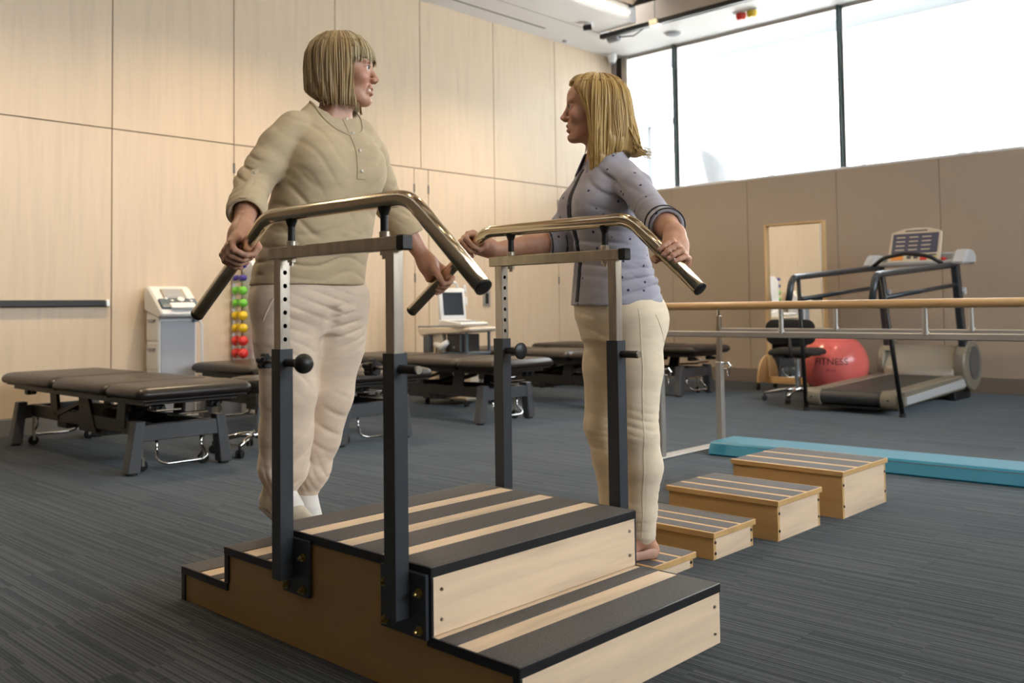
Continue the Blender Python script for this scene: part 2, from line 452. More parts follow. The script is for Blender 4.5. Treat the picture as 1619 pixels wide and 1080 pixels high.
# ceiling: white soffit round the edge, beige vaulted boards in the raised middle
ce = BM()
box(ce, XL-0.2, -6.582, YB-0.2, YR+0.25, ZC, ZC+0.06)
box(ce, -6.578, -6.06, YB-0.2, 8.45, ZC, ZC+0.06)
box(ce, -6.58, XR+0.2, 8.70, YR+0.25, ZC, ZC+0.06)
box(ce, 3.6, XR+0.2, YB-0.2, 8.7, ZC, ZC+0.06)
box(ce, -6.06, 3.6, YB-0.2, -0.3, ZC, ZC+0.06)
box(ce, XL-0.2, XR+0.2, YB-0.2, YR+0.3, 4.85, 4.95)
ceil = struct(obj('ceiling', ce, M_white))
obj('fascia', box(BM(), -6.58, 3.6, 8.70, 8.72, ZC+0.001, 4.85), M_ceil_beige, ceil)
obj('fascia', box(BM(), -6.08, -6.06, YB, 8.45, ZC+0.06, 4.85), M_white, ceil)
obj('soffit_joint', box(BM(), -6.5835, -6.5765, YB, 8.45, ZC-0.001, ZC+0.02), M_base, ceil)
# vaulted boards, each a shallow arch
for k in range(6):
    xa = -5.99+k*1.6
    t = bmesh.new(); n = 12
    A, B = [], []
    for i in range(n+1):
        u = i/n; x = xa+u*1.56; z = ZC+0.16+0.34*math.sin(PI*u)
        A.append((x, z)); B.append((x, z+0.03))
    obj('vaulted_board', prism(BM(), A+B[::-1], 'y', -0.25, 8.30), M_ceil_beige, ceil, smooth=30)
obj('cove_strip', box(BM(), -6.052, -6.03, -0.2, 8.30, ZC+0.075, ZC+0.10), M_cove, ceil)
obj('air_slot', box(BM(), -6.906, -6.882, 0.4, 7.855, ZC-0.0015, ZC+0.01), M_glassedge, ceil, label='narrow dark air slot in the soffit')
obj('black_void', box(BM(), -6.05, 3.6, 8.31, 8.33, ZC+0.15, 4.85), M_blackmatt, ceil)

# lighting track hanging at the ceiling edge
tk = thing('lighting_track', 'black lighting track slung along the edge of the raised ceiling', 'track', (-4.0, 8.5, 4.0))
obj('track_bar', box(BM(), -6.6, 3.2, 8.475, 8.535, 3.985, 4.035, 0.004), M_black, tk, world=True)
obj('end_cap', cyl(BM(), (-6.56, 8.6, 3.99), (-6.41, 8.6, 3.99), 0.045, n=14, bev=0.01), M_greyplastic, tk, world=True)
cb = BM(); tube(cb, [(-6.41, 8.6, 3.99), (-6.2, 8.6, 3.96), (-6.0, 8.54, 4.0), (-5.9, 8.5, 4.05)], 0.008, 8, 0.1); obj('cable', cb, M_black, tk, world=True)
hk = BM(); tube(hk, [(-5.84, 8.5, 4.04), (-5.84, 8.48, 4.45)], 0.006, 8); box(hk, -5.9, -5.78, 8.465, 8.545, 3.975, 4.05, 0.008); obj('hanger', hk, M_zinc, tk, world=True)

ORD = ('first', 'second', 'third', 'fourth')
def downlight(i, j, x, y, z):
    t = thing('downlight', 'round recessed downlight, %s row from the veneer wall, %s from the window' % (ORD[i], ORD[2-j]), 'lamp', (x, y, z), 0, 'recessed downlights')
    bm = BM(); lathe(bm, [(0.115, -0.004), (0.115, -0.012), (0.085, -0.014), (0.080, 0.02), (0.115, 0.02)], 24); obj('trim_ring', bm, M_white, t, smooth=30)
    bm = BM(); cyl(bm, (0, 0, 0.0), (0, 0, 0.01), 0.078, n=24); obj('lens', bm, M_lamp, t)
    l = bpy.data.lights.new('downlight_lamp', 'AREA'); l.shape = 'DISK'; l.size = 0.15; l.energy = DOWN_W[x]; l.color = (1.0, 0.78, 0.50); l.spread = math.radians(120)
    o = bpy.data.objects.new('downlight_lamp', l); C.objects.link(o); o.parent = t; o.location = (0, 0, -0.02)
for q, (x, y) in enumerate(DOWNLIGHTS):
    k = (x+5.99)/1.6; u = (k-math.floor(k))*1.6/1.56
    downlight(q//3, q % 3, x, y, ZC+0.16+0.34*math.sin(PI*min(1, u))-0.02)

# small ceiling fittings
t = thing('spotlight', 'small white ceiling spotlight by the soffit joint', 'lamp', (-6.43, 8.06, ZC))
obj('base', cyl(BM(), (0, 0, -0.02), (0, 0, 0), 0.045, n=16, bev=0.004), M_white, t, smooth=True)
obj('spot_head', cyl(BM(), (-0.05, -0.03, -0.05), (0.03, 0.02, -0.04), 0.03, 0.036, n=16), M_black, t, smooth=True)
obj('lens', cyl(BM(), (0.03, 0.02, -0.04), (0.036, 0.024, -0.039), 0.032, n=16), M_white, t)
t = thing('smoke_detector', 'flat round grey detector on the white soffit', 'detector', (-5.97, 9.06, ZC))
bm = BM(); lathe(bm, [(0, -0.035), (0.05, -0.035), (0.085, -0.02), (0.09, 0)], 20); obj('cover', bm, M_greyplastic, t, smooth=40)
bm = BM(); lathe(bm, [(0.092, -0.008), (0.105, -0.008), (0.105, 0), (0.092, 0)], 20); obj('mounting_ring', bm, M_white, t, smooth=40)
t = thing('ceiling_sensor', 'tiny pale sensor on the soffit above the veneer wall', 'detector', (-7.05, 8.38, ZC))
obj('cover', cyl(BM(), (0, 0, -0.02), (0, 0, 0), 0.028, n=14, bev=0.004), M_greyplastic, t, smooth=True)
t = thing('alarm_beacon', 'red and yellow alarm beacon on the soffit by the window', 'alarm', (-4.97, 8.97, ZC))
obj('mounting_plate', box(BM(), -0.14, 0.14, -0.04, 0.04, -0.012, 0, 0.003), M_white, t)
bm = BM(); lathe(bm, [(0, -0.085), (0.04, -0.08), (0.055, -0.05), (0.055, -0.012)], 16, Matrix.Translation((-0.065, 0, 0))); obj('red_lens', bm, M_red, t, smooth=40)
bm = BM(); lathe(bm, [(0, -0.085), (0.04, -0.08), (0.055, -0.05), (0.055, -0.012)], 16, Matrix.Translation((0.065, 0, 0))); obj('yellow_lens', bm, M_yellow, t, smooth=40)
t = thing('corner_camera', 'small white camera dome in the ceiling corner', 'camera', (-7.03, 9.28, ZC))
bm = BM(); lathe(bm, [(0, -0.12), (0.04, -0.105), (0.055, -0.07), (0.055, 0)], 16); obj('housing', bm, M_white, t, smooth=40)
sph(b_ := BM(), (0, 0, -0.10), 0.03, n=12); obj('dome', b_, M_greyplastic, t, smooth='all')

# wall rail and wall box
t = thing('bumper_rail', 'long black bumper rail fixed along the veneer wall', 'rail', (XL+0.03, 2.2, 0.945))
obj('bar', box(BM(), XL+0.004, XL+0.035, 1.9, 2.99, 0.918, 0.968, 0.006), M_black, t, world=True)
obj('bar', box(BM(), XL+0.004, XL+0.035, 0.9, 1.86, 0.918, 0.968, 0.006), M_black, t, world=True)
obj('end_cap', box(BM(), XL+0.002, XL+0.04, 2.985, 3.025, 0.914, 0.972, 0.008), M_alu, t, world=True)
obj('bracket', box(BM(), XL, XL+0.03, 1.85, 1.91, 0.91, 0.975, 0.005), M_alu, t, world=True)
t = thing('wall_socket', 'grey wall plate with a black insert on the veneer wall', 'switch', (XL, 7.11, 0.97))
obj('plate', box(BM(), 0, 0.010, -0.055, 0.055, -0.085, 0.085, 0.003), M_galv, t)
obj('insert', box(BM(), 0.008, 0.016, -0.022, 0.022, -0.058, 0.058, 0.003), M_black, t)

# outside the glass: paving, a round column, a pale building front with posts
og = struct(obj('ground_outside', box(BM(), -22, 22, YR+0.35, 32, -0.3, -0.1), M_ext))
t = thing('round_column', 'thick round white column standing outside the window', 'column', (-6.9, 11.35, 0))
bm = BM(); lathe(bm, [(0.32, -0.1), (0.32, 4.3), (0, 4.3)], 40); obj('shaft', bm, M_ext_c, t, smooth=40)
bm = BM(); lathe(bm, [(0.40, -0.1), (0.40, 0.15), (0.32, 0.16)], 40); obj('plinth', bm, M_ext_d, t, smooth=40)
t = thing('building_front', 'pale overexposed building front seen through the glass', 'building', (0, 17, -0.1))
obj('wall', box(BM(), -20, 16, 17, 17.4, -0.1, 9.0), M_ext, t, world=True)
obj('ledge', box(BM(), -20, 16, 16.4, 17.0, 6.05, 6.3, 0.02), M_ext_d, t, world=True)
for x in (-17, -13.4, -9.8, -6.2, -2.6, 1.0):
    f = obj('window', box(BM(), x-0.9, x+0.9, 16.94, 17.02, 2.2, 4.9, 0.01), M_ext_d, t, world=True)
    obj('pane', box(BM(), x-0.8, x+0.8, 16.92, 16.95, 2.3, 4.8), M_ext, f, world=True)
t = thing('pavement_post', 'slim pale post outside the right hand pane', 'post', (-3.75, 12.4, -0.1))
obj('shaft', cyl(BM(), (0, 0, 0), (0, 0, 4.4), 0.05, n=14), M_ext_c, t, smooth=40)
obj('base_plate', box(BM(), -0.12, 0.12, -0.12, 0.12, 0, 0.02), M_ext_d, t)
t = thing('door_frame_outside', 'grey door frame outside left of the round column', 'frame', (-8.35, 12.6, -0.1))
for x in (-0.5, 0.5): obj('jamb', box(BM(), x-0.05, x+0.05, -0.06, 0.06, 0, 3.9, 0.005), M_ext_d, t)
obj('lintel', box(BM(), -0.55, 0.55, -0.06, 0.06, 3.9, 4.0, 0.005), M_ext_d, t)
# ------------------------------------------------------------------ training stairs
Y0, Y1 = 1.367, 2.123
st = thing('training_stairs', 'wooden two sided training stairs with striped grip treads and steel handrails', 'stairs', (-2.0, 1.745, 0))
def W(name, bm, m, par=None, **k): return obj(name, bm, m, st if par is None else par, world=True, **k)
out = [(-2.685, 0.0), (-2.685, 0.078), (-2.43, 0.078), (-2.43, 0.178), (-2.175, 0.178), (-2.175, 0.278), (-1.572, 0.278), (-1.572, 0.128), (-1.306, 0.128), (-1.306, 0.0)]
for y in (Y0+0.004, Y1-0.022): W('side_panel', prism(BM(), out, 'y', y, y+0.018), M_maple_shaded)
# risers
for x, z0, z1, s in ((-2.690, 0, 0.078, -1), (-2.435, 0.1, 0.178, -1), (-2.18, 0.2, 0.278, -1), (-1.565, 0.15, 0.278, 1), (-1.300, 0, 0.128, 1)):
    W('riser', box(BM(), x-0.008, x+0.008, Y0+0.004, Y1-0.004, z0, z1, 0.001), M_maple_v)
    W('edge_strip', box(BM(), x-(0.0095 if s < 0 else 0.012), x+(0.012 if s < 0 else 0.0095), Y0-0.0015, Y0+0.006, z0, z1, 0.001), M_edge)
    if s > 0:
        for yy in (Y0+0.03, Y1-0.03):
            for zz in (z0+0.032 if z0 > 0 else 0.03, z1-0.03):
                b = BM(); cyl(b, (x+0.007, yy, zz), (x+0.0125, yy, zz), 0.0055, 0.003, n=10); W('screw', b, M_zinc, smooth=True)
# treads with alternating dark grip strips and bare wood
def tread(x0, x1, z, bands, nose):
    W('tread', box(BM(), x0+0.003, x1-0.003, Y0+0.003, Y1-0.003, z-0.022, z-0.0015, 0.001), M_maple_v)
    e = BM()
    box(e, x0, x1, Y0-0.002, Y0+0.004, z-0.022, z, 0.001); box(e, x0, x1, Y1-0.004, Y1+0.002, z-0.022, z, 0.001)
    for n in nose:
        if n < 0: box(e, x0-0.001, x0+0.005, Y0, Y1, z-0.022, z, 0.001)
        else: box(e, x1-0.005, x1+0.001, Y0, Y1, z-0.022, z, 0.001)
    W('tread_edge', e, M_edge)
    for a, b in bands: W('grip_strip', box(BM(), a, b, Y0+0.001, Y1-0.001, z-0.003, z+0.0008, 0.0008), M_grip)
tread(-2.70, -2.428, 0.10, [(-2.695, -2.593), (-2.528, -2.480)], (-1,))
tread(-2.446, -2.173, 0.20, [(-2.441, -2.352), (-2.277, -2.231)], (-1,))
tread(-2.192, -1.556, 0.30, [(-2.187, -2.079), (-2.014, -1.912), (-1.846, -1.736), (-1.677, -1.561)], (-1, 1))
tread(-1.572, -1.292, 0.15, [(-1.536, -1.481), (-1.417, -1.297)], (1,))
# steel posts on bolted plates, adjustable uprights, crossbars and bent rails
def hexnut(bm, c, d, r, l): 
    a = Vector(c); cyl(bm, a, a+Vector(d)*l, r, n=6)
for side, (yc, sy) in enumerate(((1.336, -1), (2.155, 1))):
    yp = Y0-0.006 if sy < 0 else Y1+0.006
    for xi, (xc, px0, px1) in enumerate(((-2.097, -2.128, -2.012), (-1.638, -1.722, -1.563))):
        pl = W('mounting_plate', box(BM(), px0, px1, yp-0.005, yp+0.005, 0.142, 0.285, 0.0015), M_post)
        bolts = [(px1-0.022, 0.242), (px1-0.022, 0.16), (px0+0.018, 0.16)] + ([(px0+0.018, 0.245)] if xi else [])
        for bx, bz in bolts:
            b = BM(); cyl(b, (bx, yp+sy*0.004, bz), (bx, yp+sy*0.008, bz), 0.011, n=14); hexnut(b, (bx, yp+sy*0.007, bz), (0, sy, 0), 0.008, 0.008); cyl(b, (bx, yp, bz), (bx, yp+sy*0.021, bz), 0.0042, n=8)
            obj('bolt', b, M_brass, pl, world=True)
        s_ = BM(); h = 0.02
        # open topped square sleeve
        box(s_, xc-h, xc+h, yc-0.019, yc-0.0155, 0.182, 0.77); box(s_, xc-h, xc+h, yc+0.0155, yc+0.019, 0.182, 0.77)
        box(s_, xc-h, xc-h+0.0035, yc-0.016, yc+0.016, 0.182, 0.77); box(s_, xc+h-0.0035, xc+h, yc-0.016, yc+0.016, 0.182, 0.77)
        sl_ = W('post_sleeve', s_, M_post)
        # inner upright with a row of height holes on the +X and -X faces
        b = BM(); hw = 0.0148
        holes = [0.795+0.0345*k for k in range(6)] if xi == 0 else []
        zt = 1.003
        if not holes: box(b, xc-hw, xc+hw, yc-hw, yc+hw, 0.30, zt, 0.0015)
        else:
            box(b, xc-hw, xc+hw, yc-hw, yc-hw+0.003, 0.30, zt, 0.0005); box(b, xc-hw, xc+hw, yc+hw-0.003, yc+hw, 0.30, zt, 0.0005)
            for sx in (-1, 1):
                zs = [0.30]+[z for q in holes for z in (q-0.0075, q+0.0075)]+[zt]
                x0, x1 = sorted((xc+sx*hw, xc+sx*(hw-0.003)))
                for a, c in zip(zs[::2], zs[1::2]): box(b, x0, x1, yc-hw+0.002, yc+hw-0.002, a, c)
                for q in holes:   # square plate round a round hole
                    t_ = bmesh.new(); n = 20
                    inn = [t_.verts.new((x1, yc+0.006*math.cos(2*PI*k/n), q+0.006*math.sin(2*PI*k/n))) for k in range(n)]
                    oo = []
                    for k in range(n):
                        a = 2*PI*k/n; m_ = max(abs(math.cos(a)), abs(math.sin(a)))
                        oo.append(t_.verts.new((x1, yc+(hw-0.002)*math.cos(a)/m_*1.0, q+0.0076*math.sin(a)/m_)))
                    for k in range(n): t_.faces.new((oo[k], oo[(k+1) % n], inn[(k+1) % n], inn[k]))
                    r_ = bmesh.ops.extrude_face_region(t_, geom=list(t_.faces)); 
                    for v in r_['geom']:
                        if isinstance(v, bmesh.types.BMVert): v.co.x = x0
                    bmesh.ops.recalc_face_normals(t_, faces=t_.faces)
                    join(b, t_)
        up_ = W('upright', b, M_zinc)
        if xi == 0: obj('hole_shade_strip', box(BM(), xc-0.004, xc+0.004, yc-0.012, yc+0.012, 0.31, 0.99), M_blackmatt, up_, world=True)  # black strip added inside so the height holes read as shaded
        # locking knobs: star knob behind, rod with grip in front
        zk = 0.735 if side == 0 else 0.731
        if side == 0:
         b = BM(); cyl(b, (xc-0.02, yc, zk), (xc-0.075, yc, zk), 0.0045, n=10); obj('threaded_rod', b, M_zinc, sl_, world=True)
         b = BM()
         for k in range(5):
             a = 2*PI*k/5+0.3; cyl(b, (xc-0.072, yc+0.014*math.cos(a), zk+0.014*math.sin(a)), (xc-0.094, yc+0.014*math.cos(a), zk+0.014*math.sin(a)), 0.0075, n=10)
         cyl(b, (xc-0.068, yc, zk), (xc-0.094, yc, zk), 0.016, n=14); obj('star_knob', b, M_black, sl_, world=True, smooth=40)
        b = BM(); cyl(b, (xc+0.018, yc, zk), (xc+0.078, yc, zk), 0.0105, n=16, bev=0.002)
        obj('pull_pin', b, M_black, sl_, world=True, smooth=40)
        if xi == 0:
            b = BM()
            if side == 0: sph(b, (xc+0.098, yc, zk), 0.0255, (0.92, 1, 1), 18)
            else: lathe(b, [(0, 0), (0.02, 0.0), (0.0265, 0.004), (0.0265, 0.010), (0.02, 0.014), (0, 0.015)], 20, Matrix.Translation((xc+0.075, yc, zk)) @ Matrix.Rotation(PI/2, 4, 'Y'))
            obj('pull_knob', b, M_black, sl_, world=True, smooth=40)
        else:
            b = BM(); cyl(b, (xc+0.078, yc, zk), (xc+0.083, yc, zk), 0.009, n=16); obj('pin_end', b, M_zinc, sl_, world=True, smooth=40)
    # crossbar
    cx0, cx1 = -2.14, -1.612
    W('crossbar', box(BM(), cx0, cx1, yc-0.0152, yc+0.0152, 1.003, 1.034, 0.002), M_zinc)
    W('end_cap', box(BM(), cx1-0.001, cx1+0.022, yc-0.0165, yc+0.0165, 1.0015, 1.0355, 0.003), M_black)
    for sxp in (-2.052, -1.672):
        b = BM(); cyl(b, (sxp, yc, 1.046), (sxp, yc, 1.10), 0.0095, n=14); cyl(b, (sxp, yc, 1.084), (sxp, yc, 1.102), 0.0095, 0.016, n=14); sp = W('rail_support', b, M_black, smooth=40)
        b = BM(); cyl(b, (sxp, yc, 1.034), (sxp, yc, 1.048), 0.0125, n=14, bev=0.002); hexnut(b, (sxp, yc, 1.003), (0, 0, -1), 0.0115, 0.010); cyl(b, (sxp, yc, 0.984), (sxp, yc, 0.996), 0.006, n=10)
        obj('support_nut', b, M_zinc, sp, world=True)
    R = 0.0193
    rail_pts = [(-2.545, yc, 0.862), (-2.165, yc, 1.119), (-1.583, yc, 1.119), (-1.352, yc, 0.912)]
    b = BM(); tube(b, rail_pts, R, 24, 0.115, 10); W('handrail', b, M_steel, smooth='all')
    for p, q in ((rail_pts[0], rail_pts[1]), (rail_pts[3], rail_pts[2])):
        p, q = Vector(p), Vector(q); d = (p-q).normalized()
        b = BM(); cyl(b, p-d*0.004, p+d*0.0035, R*1.02, n=24, bev=0.0015); W('rail_end_plug', b, M_black, smooth=40)

# ------------------------------------------------------------------ nested step boxes
def step_box(label, x0, x1, y0, y1, h, loc_y):
    t = thing('step_box', label, 'step', ((x0+x1)/2, (y0+y1)/2, 0), 0, 'nested step boxes')
    def P(name, bm, m): return obj(name, bm, m, t, world=True)
    lid = 0.02; o = 0.009
    zb = h-lid
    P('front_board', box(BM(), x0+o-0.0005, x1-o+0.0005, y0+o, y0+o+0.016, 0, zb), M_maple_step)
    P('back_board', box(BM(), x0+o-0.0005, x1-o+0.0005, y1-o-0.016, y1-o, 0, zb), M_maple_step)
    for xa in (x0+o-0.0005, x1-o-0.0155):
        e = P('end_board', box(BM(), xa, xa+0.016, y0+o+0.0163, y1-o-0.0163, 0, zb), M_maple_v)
        xx = xa+0.016 if xa > (x0+x1)/2 else xa
        s = 1 if xa > (x0+x1)/2 else -1
        for yy in (y0+o+0.012, y1-o-0.012):
            for zz in ((zb*0.28, zb*0.78) if h > 0.07 else (zb*0.6,)):
                b = BM(); cyl(b, (xx-s*0.001, yy, zz), (xx+s*0.0025, yy, zz), 0.006, 0.005, n=8); obj('screw', b, M_base_d, e, world=True)
    P('lid', box(BM(), x0, x1, y0, y1, zb, h, 0.0015), M_maple_step)
    D = y1-y0
    for a, b_ in ((0.045, 0.265), (0.345, 0.60), (0.675, 0.975)):
        P('grip_strip', box(BM(), x0+0.004, x1-0.004, y0+D*a, y0+D*b_, h-0.002, h+0.0009, 0.0006), M_grip_l)
step_box('lowest step box, under the blonde woman in the grey shirt', -2.19, -1.715, 2.425, 2.675, 0.05, 0)
step_box('second lowest step box, just behind the lowest one', -2.19, -1.705, 2.77, 3.055, 0.094, 0)
step_box('second tallest step box, in front of the tallest one', -2.15, -1.66, 3.14, 3.50, 0.148, 0)
step_box('tallest step box, nearest the teal beam', -2.145, -1.635, 3.635, 4.09, 0.19, 0)

# teal foam beam between the parallel bars
t = thing('balance_beam', 'long low teal foam balance beam lying on the carpet', 'beam', (-2.93, 4.87, 0), math.radians(2.5))
bm = BM(); prism(bm, [(-0.18, 0.0), (0.18, 0.0), (0.145, 0.075), (-0.145, 0.075)], 'x', 0, 3.2, 0.01); obj('foam_body', bm, M_teal, t, smooth=30)
bm = BM(); box(bm, 0.3, 2.9, -0.152, -0.147, 0.058, 0.064, 0.001); obj('seam', bm, M_slateplastic, t)

# ------------------------------------------------------------------ parallel bars
t = thing('parallel_bars', 'pair of wooden parallel bars on grey steel posts with a base plate', 'parallel bars', (-2.0, 4.78, 0))
def P(name, bm, m, par=None, **k): return obj(name, bm, m, t if par is None else par, world=True, **k)
for yb in (4.45, 5.10):
    b = BM(); cyl(b, (-3.10, yb, 0.862), (1.6, yb, 0.862), 0.0215, n=20, bev=0.006); P('wooden_bar', b, M_rail_wood, smooth=40)
    P('lower_bar', box(BM(), -3.07, 1.55, yb-0.011, yb+0.011, 0.692, 0.724, 0.004), M_galv)
    for k, xs_ in enumerate((-3.07, 1.45)):
        ps = P('post_sleeve', box(BM(), xs_-0.02, xs_+0.02, yb-0.02, yb+0.02, 0.008, 0.512, 0.003), M_galv)
        b = BM(); box(b, xs_-0.014, xs_+0.014, yb-0.014, yb+0.014, 0.50, 0.80, 0.002); P('upright', b, M_zinc)
        b = BM(); tube(b, [(xs_, yb, 0.79), (xs_, yb, 0.845)], 0.010, 10); P('bar_support', b, M_chrome)
        b = BM(); cyl(b, (xs_+0.02, yb, 0.47), (xs_+0.055, yb, 0.47), 0.006, n=8); tube(b, [(xs_+0.05, yb, 0.47), (xs_+0.06, yb, 0.42), (xs_+0.075, yb, 0.49), (xs_+0.06, yb, 0.51), (xs_+0.02, yb, 0.50)], 0.0045, 6); obj('height_clip', b, M_chrome, ps, world=True)
    for xu in (-2.31, -1.585, -0.85, -0.1):
        b = BM(); cyl(b, (xu, yb, 0.72), (xu, yb, 0.845), 0.0125, n=12); cyl(b, (xu, yb, 0.715), (xu, yb, 0.733), 0.017, n=12); P('spindle', b, M_alu, smooth=40)
for xs_ in (-3.07, 1.45):
    P('base_plate', box(BM(), xs_-0.045, xs_+0.045, 4.36, 5.22, 0, 0.009, 0.002), M_galv)
# ------------------------------------------------------------------ treatment tables
def cushion(x0, x1, y0, y1, z0, z1, r=0.05, taper=None):
    """upholstered pad: rounded outline, soft domed edges"""
    bm = bmesh.new(); w, d = x1-x0, y1-y0
    prof = [(0.012, 0.0), (0.0, 0.012), (0.0, 0.028), (0.008, 0.044), (0.024, 0.056), (0.055, 0.064), (0.13, 0.067)]
    zs = (z1-z0)/0.067; rings = []
    for ins, z in prof:
        pts = rbox2(w-2*ins, d-2*ins, max(0.01, r-ins*0.6), 5)
        ring = []
        for px, py in pts:
            if taper is not None:
                u = (px+w/2)/w
                py *= 1-taper*max(0, (u-0.35)/0.65)**1.6
            ring.append(bm.verts.new(((x0+x1)/2+px, (y0+y1)/2+py, z0+z*zs)))
        rings.append(ring)
    n = len(rings[0])
    for a, b in zip(rings, rings[1:]):
        for k in range(n): bm.faces.new((a[k], a[(k+1) % n], b[(k+1) % n], b[k]))
    bm.faces.new(rings[0][::-1]); bm.faces.new(rings[-1])
    return bm
def caster(bm, x, y, r=0.032):
    cyl(bm, (x-0.014, y, r), (x+0.014, y, r), r, n=16, bev=0.006)
def make_table(label, loc):
    t = thing('treatment_table', label, 'treatment table', loc, 0, 'low treatment tables along the veneer wall')
    HZ = 0.415
    def mattress_part(x0, x1, **k): return obj('cushion', cushion(x0, x1, -0.335, 0.335, HZ, 0.485, 0.05, **k), M_vinyl, t, smooth=50)
    mattress_part(-0.98, -0.10); mattress_part(-0.095, 0.66); mattress_part(0.665, 1.10)
    top = BM()
    for y in (-0.25, 0.25): box(top, -0.9, 1.02, y-0.02, y+0.02, 0.375, 0.405, 0.003)
    for x in (-0.88, -0.12, -0.05, 0.62, 0.70, 1.0): box(top, x-0.018, x+0.018, -0.25, 0.25, 0.378, 0.404, 0.003)
    for x0, x1 in ((-0.95, -0.13), (-0.07, 0.63), (0.69, 1.07)): box(top, x0, x1, -0.30, 0.30, 0.402, 0.416, 0.002)
    obj('top_frame', top, M_base_d, t)
    # scissor plates and side beams
    for y in (-0.17, 0.17):
        for pp in ([(-0.50, 0.20), (-0.38, 0.20), (-0.42, 0.385), (-0.52, 0.385)], [(-0.05, 0.16), (0.20, 0.16), (0.06, 0.385), (-0.06, 0.385)], [(0.46, 0.22), (0.58, 0.22), (0.60, 0.385), (0.50, 0.385)], [(-0.46, 0.20), (0.05, 0.34), (0.05, 0.36), (-0.46, 0.235)]):
            obj('lift_arm', prism(BM(), pp, 'y', y-0.011, y+0.011, 0.002), M_base_d, t)
    b = BM(); cyl(b, (0.10, 0.0, 0.23), (0.36, 0.0, 0.30), 0.045, n=16, bev=0.008); cyl(b, (0.36, 0, 0.30), (0.56, 0, 0.35), 0.018, n=12); box(b, 0.02, 0.18, -0.075, 0.075, 0.17, 0.285, 0.012); obj('lift_motor', b, M_black, t, smooth=40)
    b = BM(); tube(b, [(0.15, 0.07, 0.20), (0.35, 0.16, 0.15), (0.62, 0.1, 0.17), (0.78, 0.12, 0.24)], 0.006, 6, 0.08); obj('cable', b, M_greyplastic, t)
    for y in (-0.155, 0.155): obj('side_beam', box(BM(), -0.85, 0.86, y-0.02, y+0.02, 0.185, 0.265, 0.004), M_base_d, t)
    for xa in (-0.45, 0.10): obj('cross_tray', box(BM(), xa, xa+0.15, -0.16, 0.16, 0.145, 0.20, 0.004), M_base_d, t)
    for s in (-1, 1):
        x = s*0.87
        cbm = BM(); box(cbm, x-0.03, x+0.03, -0.225, 0.225, 0.175, 0.262, 0.004); obj('crossbeam', cbm, M_base, t)
        for sy in (-1, 1):
            lg = BM(); prism(lg, [(sy*0.205, 0.285), (sy*0.262, 0.285), (sy*0.305, 0.012), (sy*0.235, 0.012)], 'x', x-0.036, x+0.036, 0.004)
            L = obj('leg', lg, M_base, t)
            ft = BM(); cyl(ft, (x, sy*0.268, 0.0), (x, sy*0.268, 0.014), 0.03, n=14, bev=0.003); obj('foot_pad', ft, M_rubber, L)
        # chrome foot bar swung under the crossbeam
        fb = BM(); xo = x+s*0.05
        tube(fb, [(x, -0.13, 0.18), (x, -0.13, 0.12), (xo, -0.145, 0.065), (xo+s*0.02, -0.10, 0.05), (xo+s*0.02, 0.10, 0.05), (xo, 0.145, 0.065), (x, 0.13, 0.12), (x, 0.13, 0.18)], 0.0085, 10, 0.03)
        obj('foot_bar', fb, M_chrome, t, smooth='all')
        for sy in (-1, 1):
            c = BM(); caster(c, x-s*0.07, sy*0.18); w_ = obj('caster', c, M_rubber, t, smooth=40)
            c = BM(); box(c, x-s*0.07-0.02, x-s*0.07+0.02, sy*0.18-0.008, sy*0.18+0.008, 0.03, 0.075, 0.002); cyl(c, (x-s*0.07, sy*0.18, 0.07), (x-s*0.07, sy*0.18, 0.19), 0.009, n=10); obj('caster_fork', c, M_zinc, w_)
    for x, y in ((0.95, -0.16), (0.95, 0.16), (-0.80, -0.2), (-0.80, 0.2)):
        kn = BM(); box(kn, x-0.03, x+0.03, y-0.03, y+0.03, 0.335, 0.372, 0.006); cyl(kn, (x+0.03, y, 0.352), (x+0.065, y, 0.352), 0.014, n=10); obj('ratchet_knob', kn, M_black, t)
    b = BM(); tube(b, [(0.98, -0.22, 0.352), (1.05, -0.22, 0.35), (1.05, -0.08, 0.35)], 0.006, 8, 0.02); obj('release_lever', b, M_chrome, t)
    b = BM(); tube(b, [(-0.86, -0.24, 0.385), (-1.02, -0.24, 0.37), (-1.02, -0.12, 0.37)], 0.006, 8, 0.02); obj('release_lever', b, M_chrome, t)
    b = BM(); tube(b, [(0.70, 0.02, 0.29), (0.90, 0.02, 0.30), (0.96, -0.06, 0.315), (0.96, 0.12, 0.315)], 0.009, 8, 0.03); obj('hand_bar', b, M_chrome, t)
    return t
T0 = make_table('black treatment table nearest the left edge, the whole of it in view', (-5.79, 2.475, 0))
for lab, y in (('black treatment table behind the older woman\'s legs', 3.80), ('black treatment table below the ultrasound machine', 5.12),
               ('black treatment table behind the blonde woman\'s legs', 6.44), ('farthest black treatment table, by the window wall', 7.76)):
    dup(T0, (-5.75 if y < 4 else -5.83, y, 0), 0, lab)

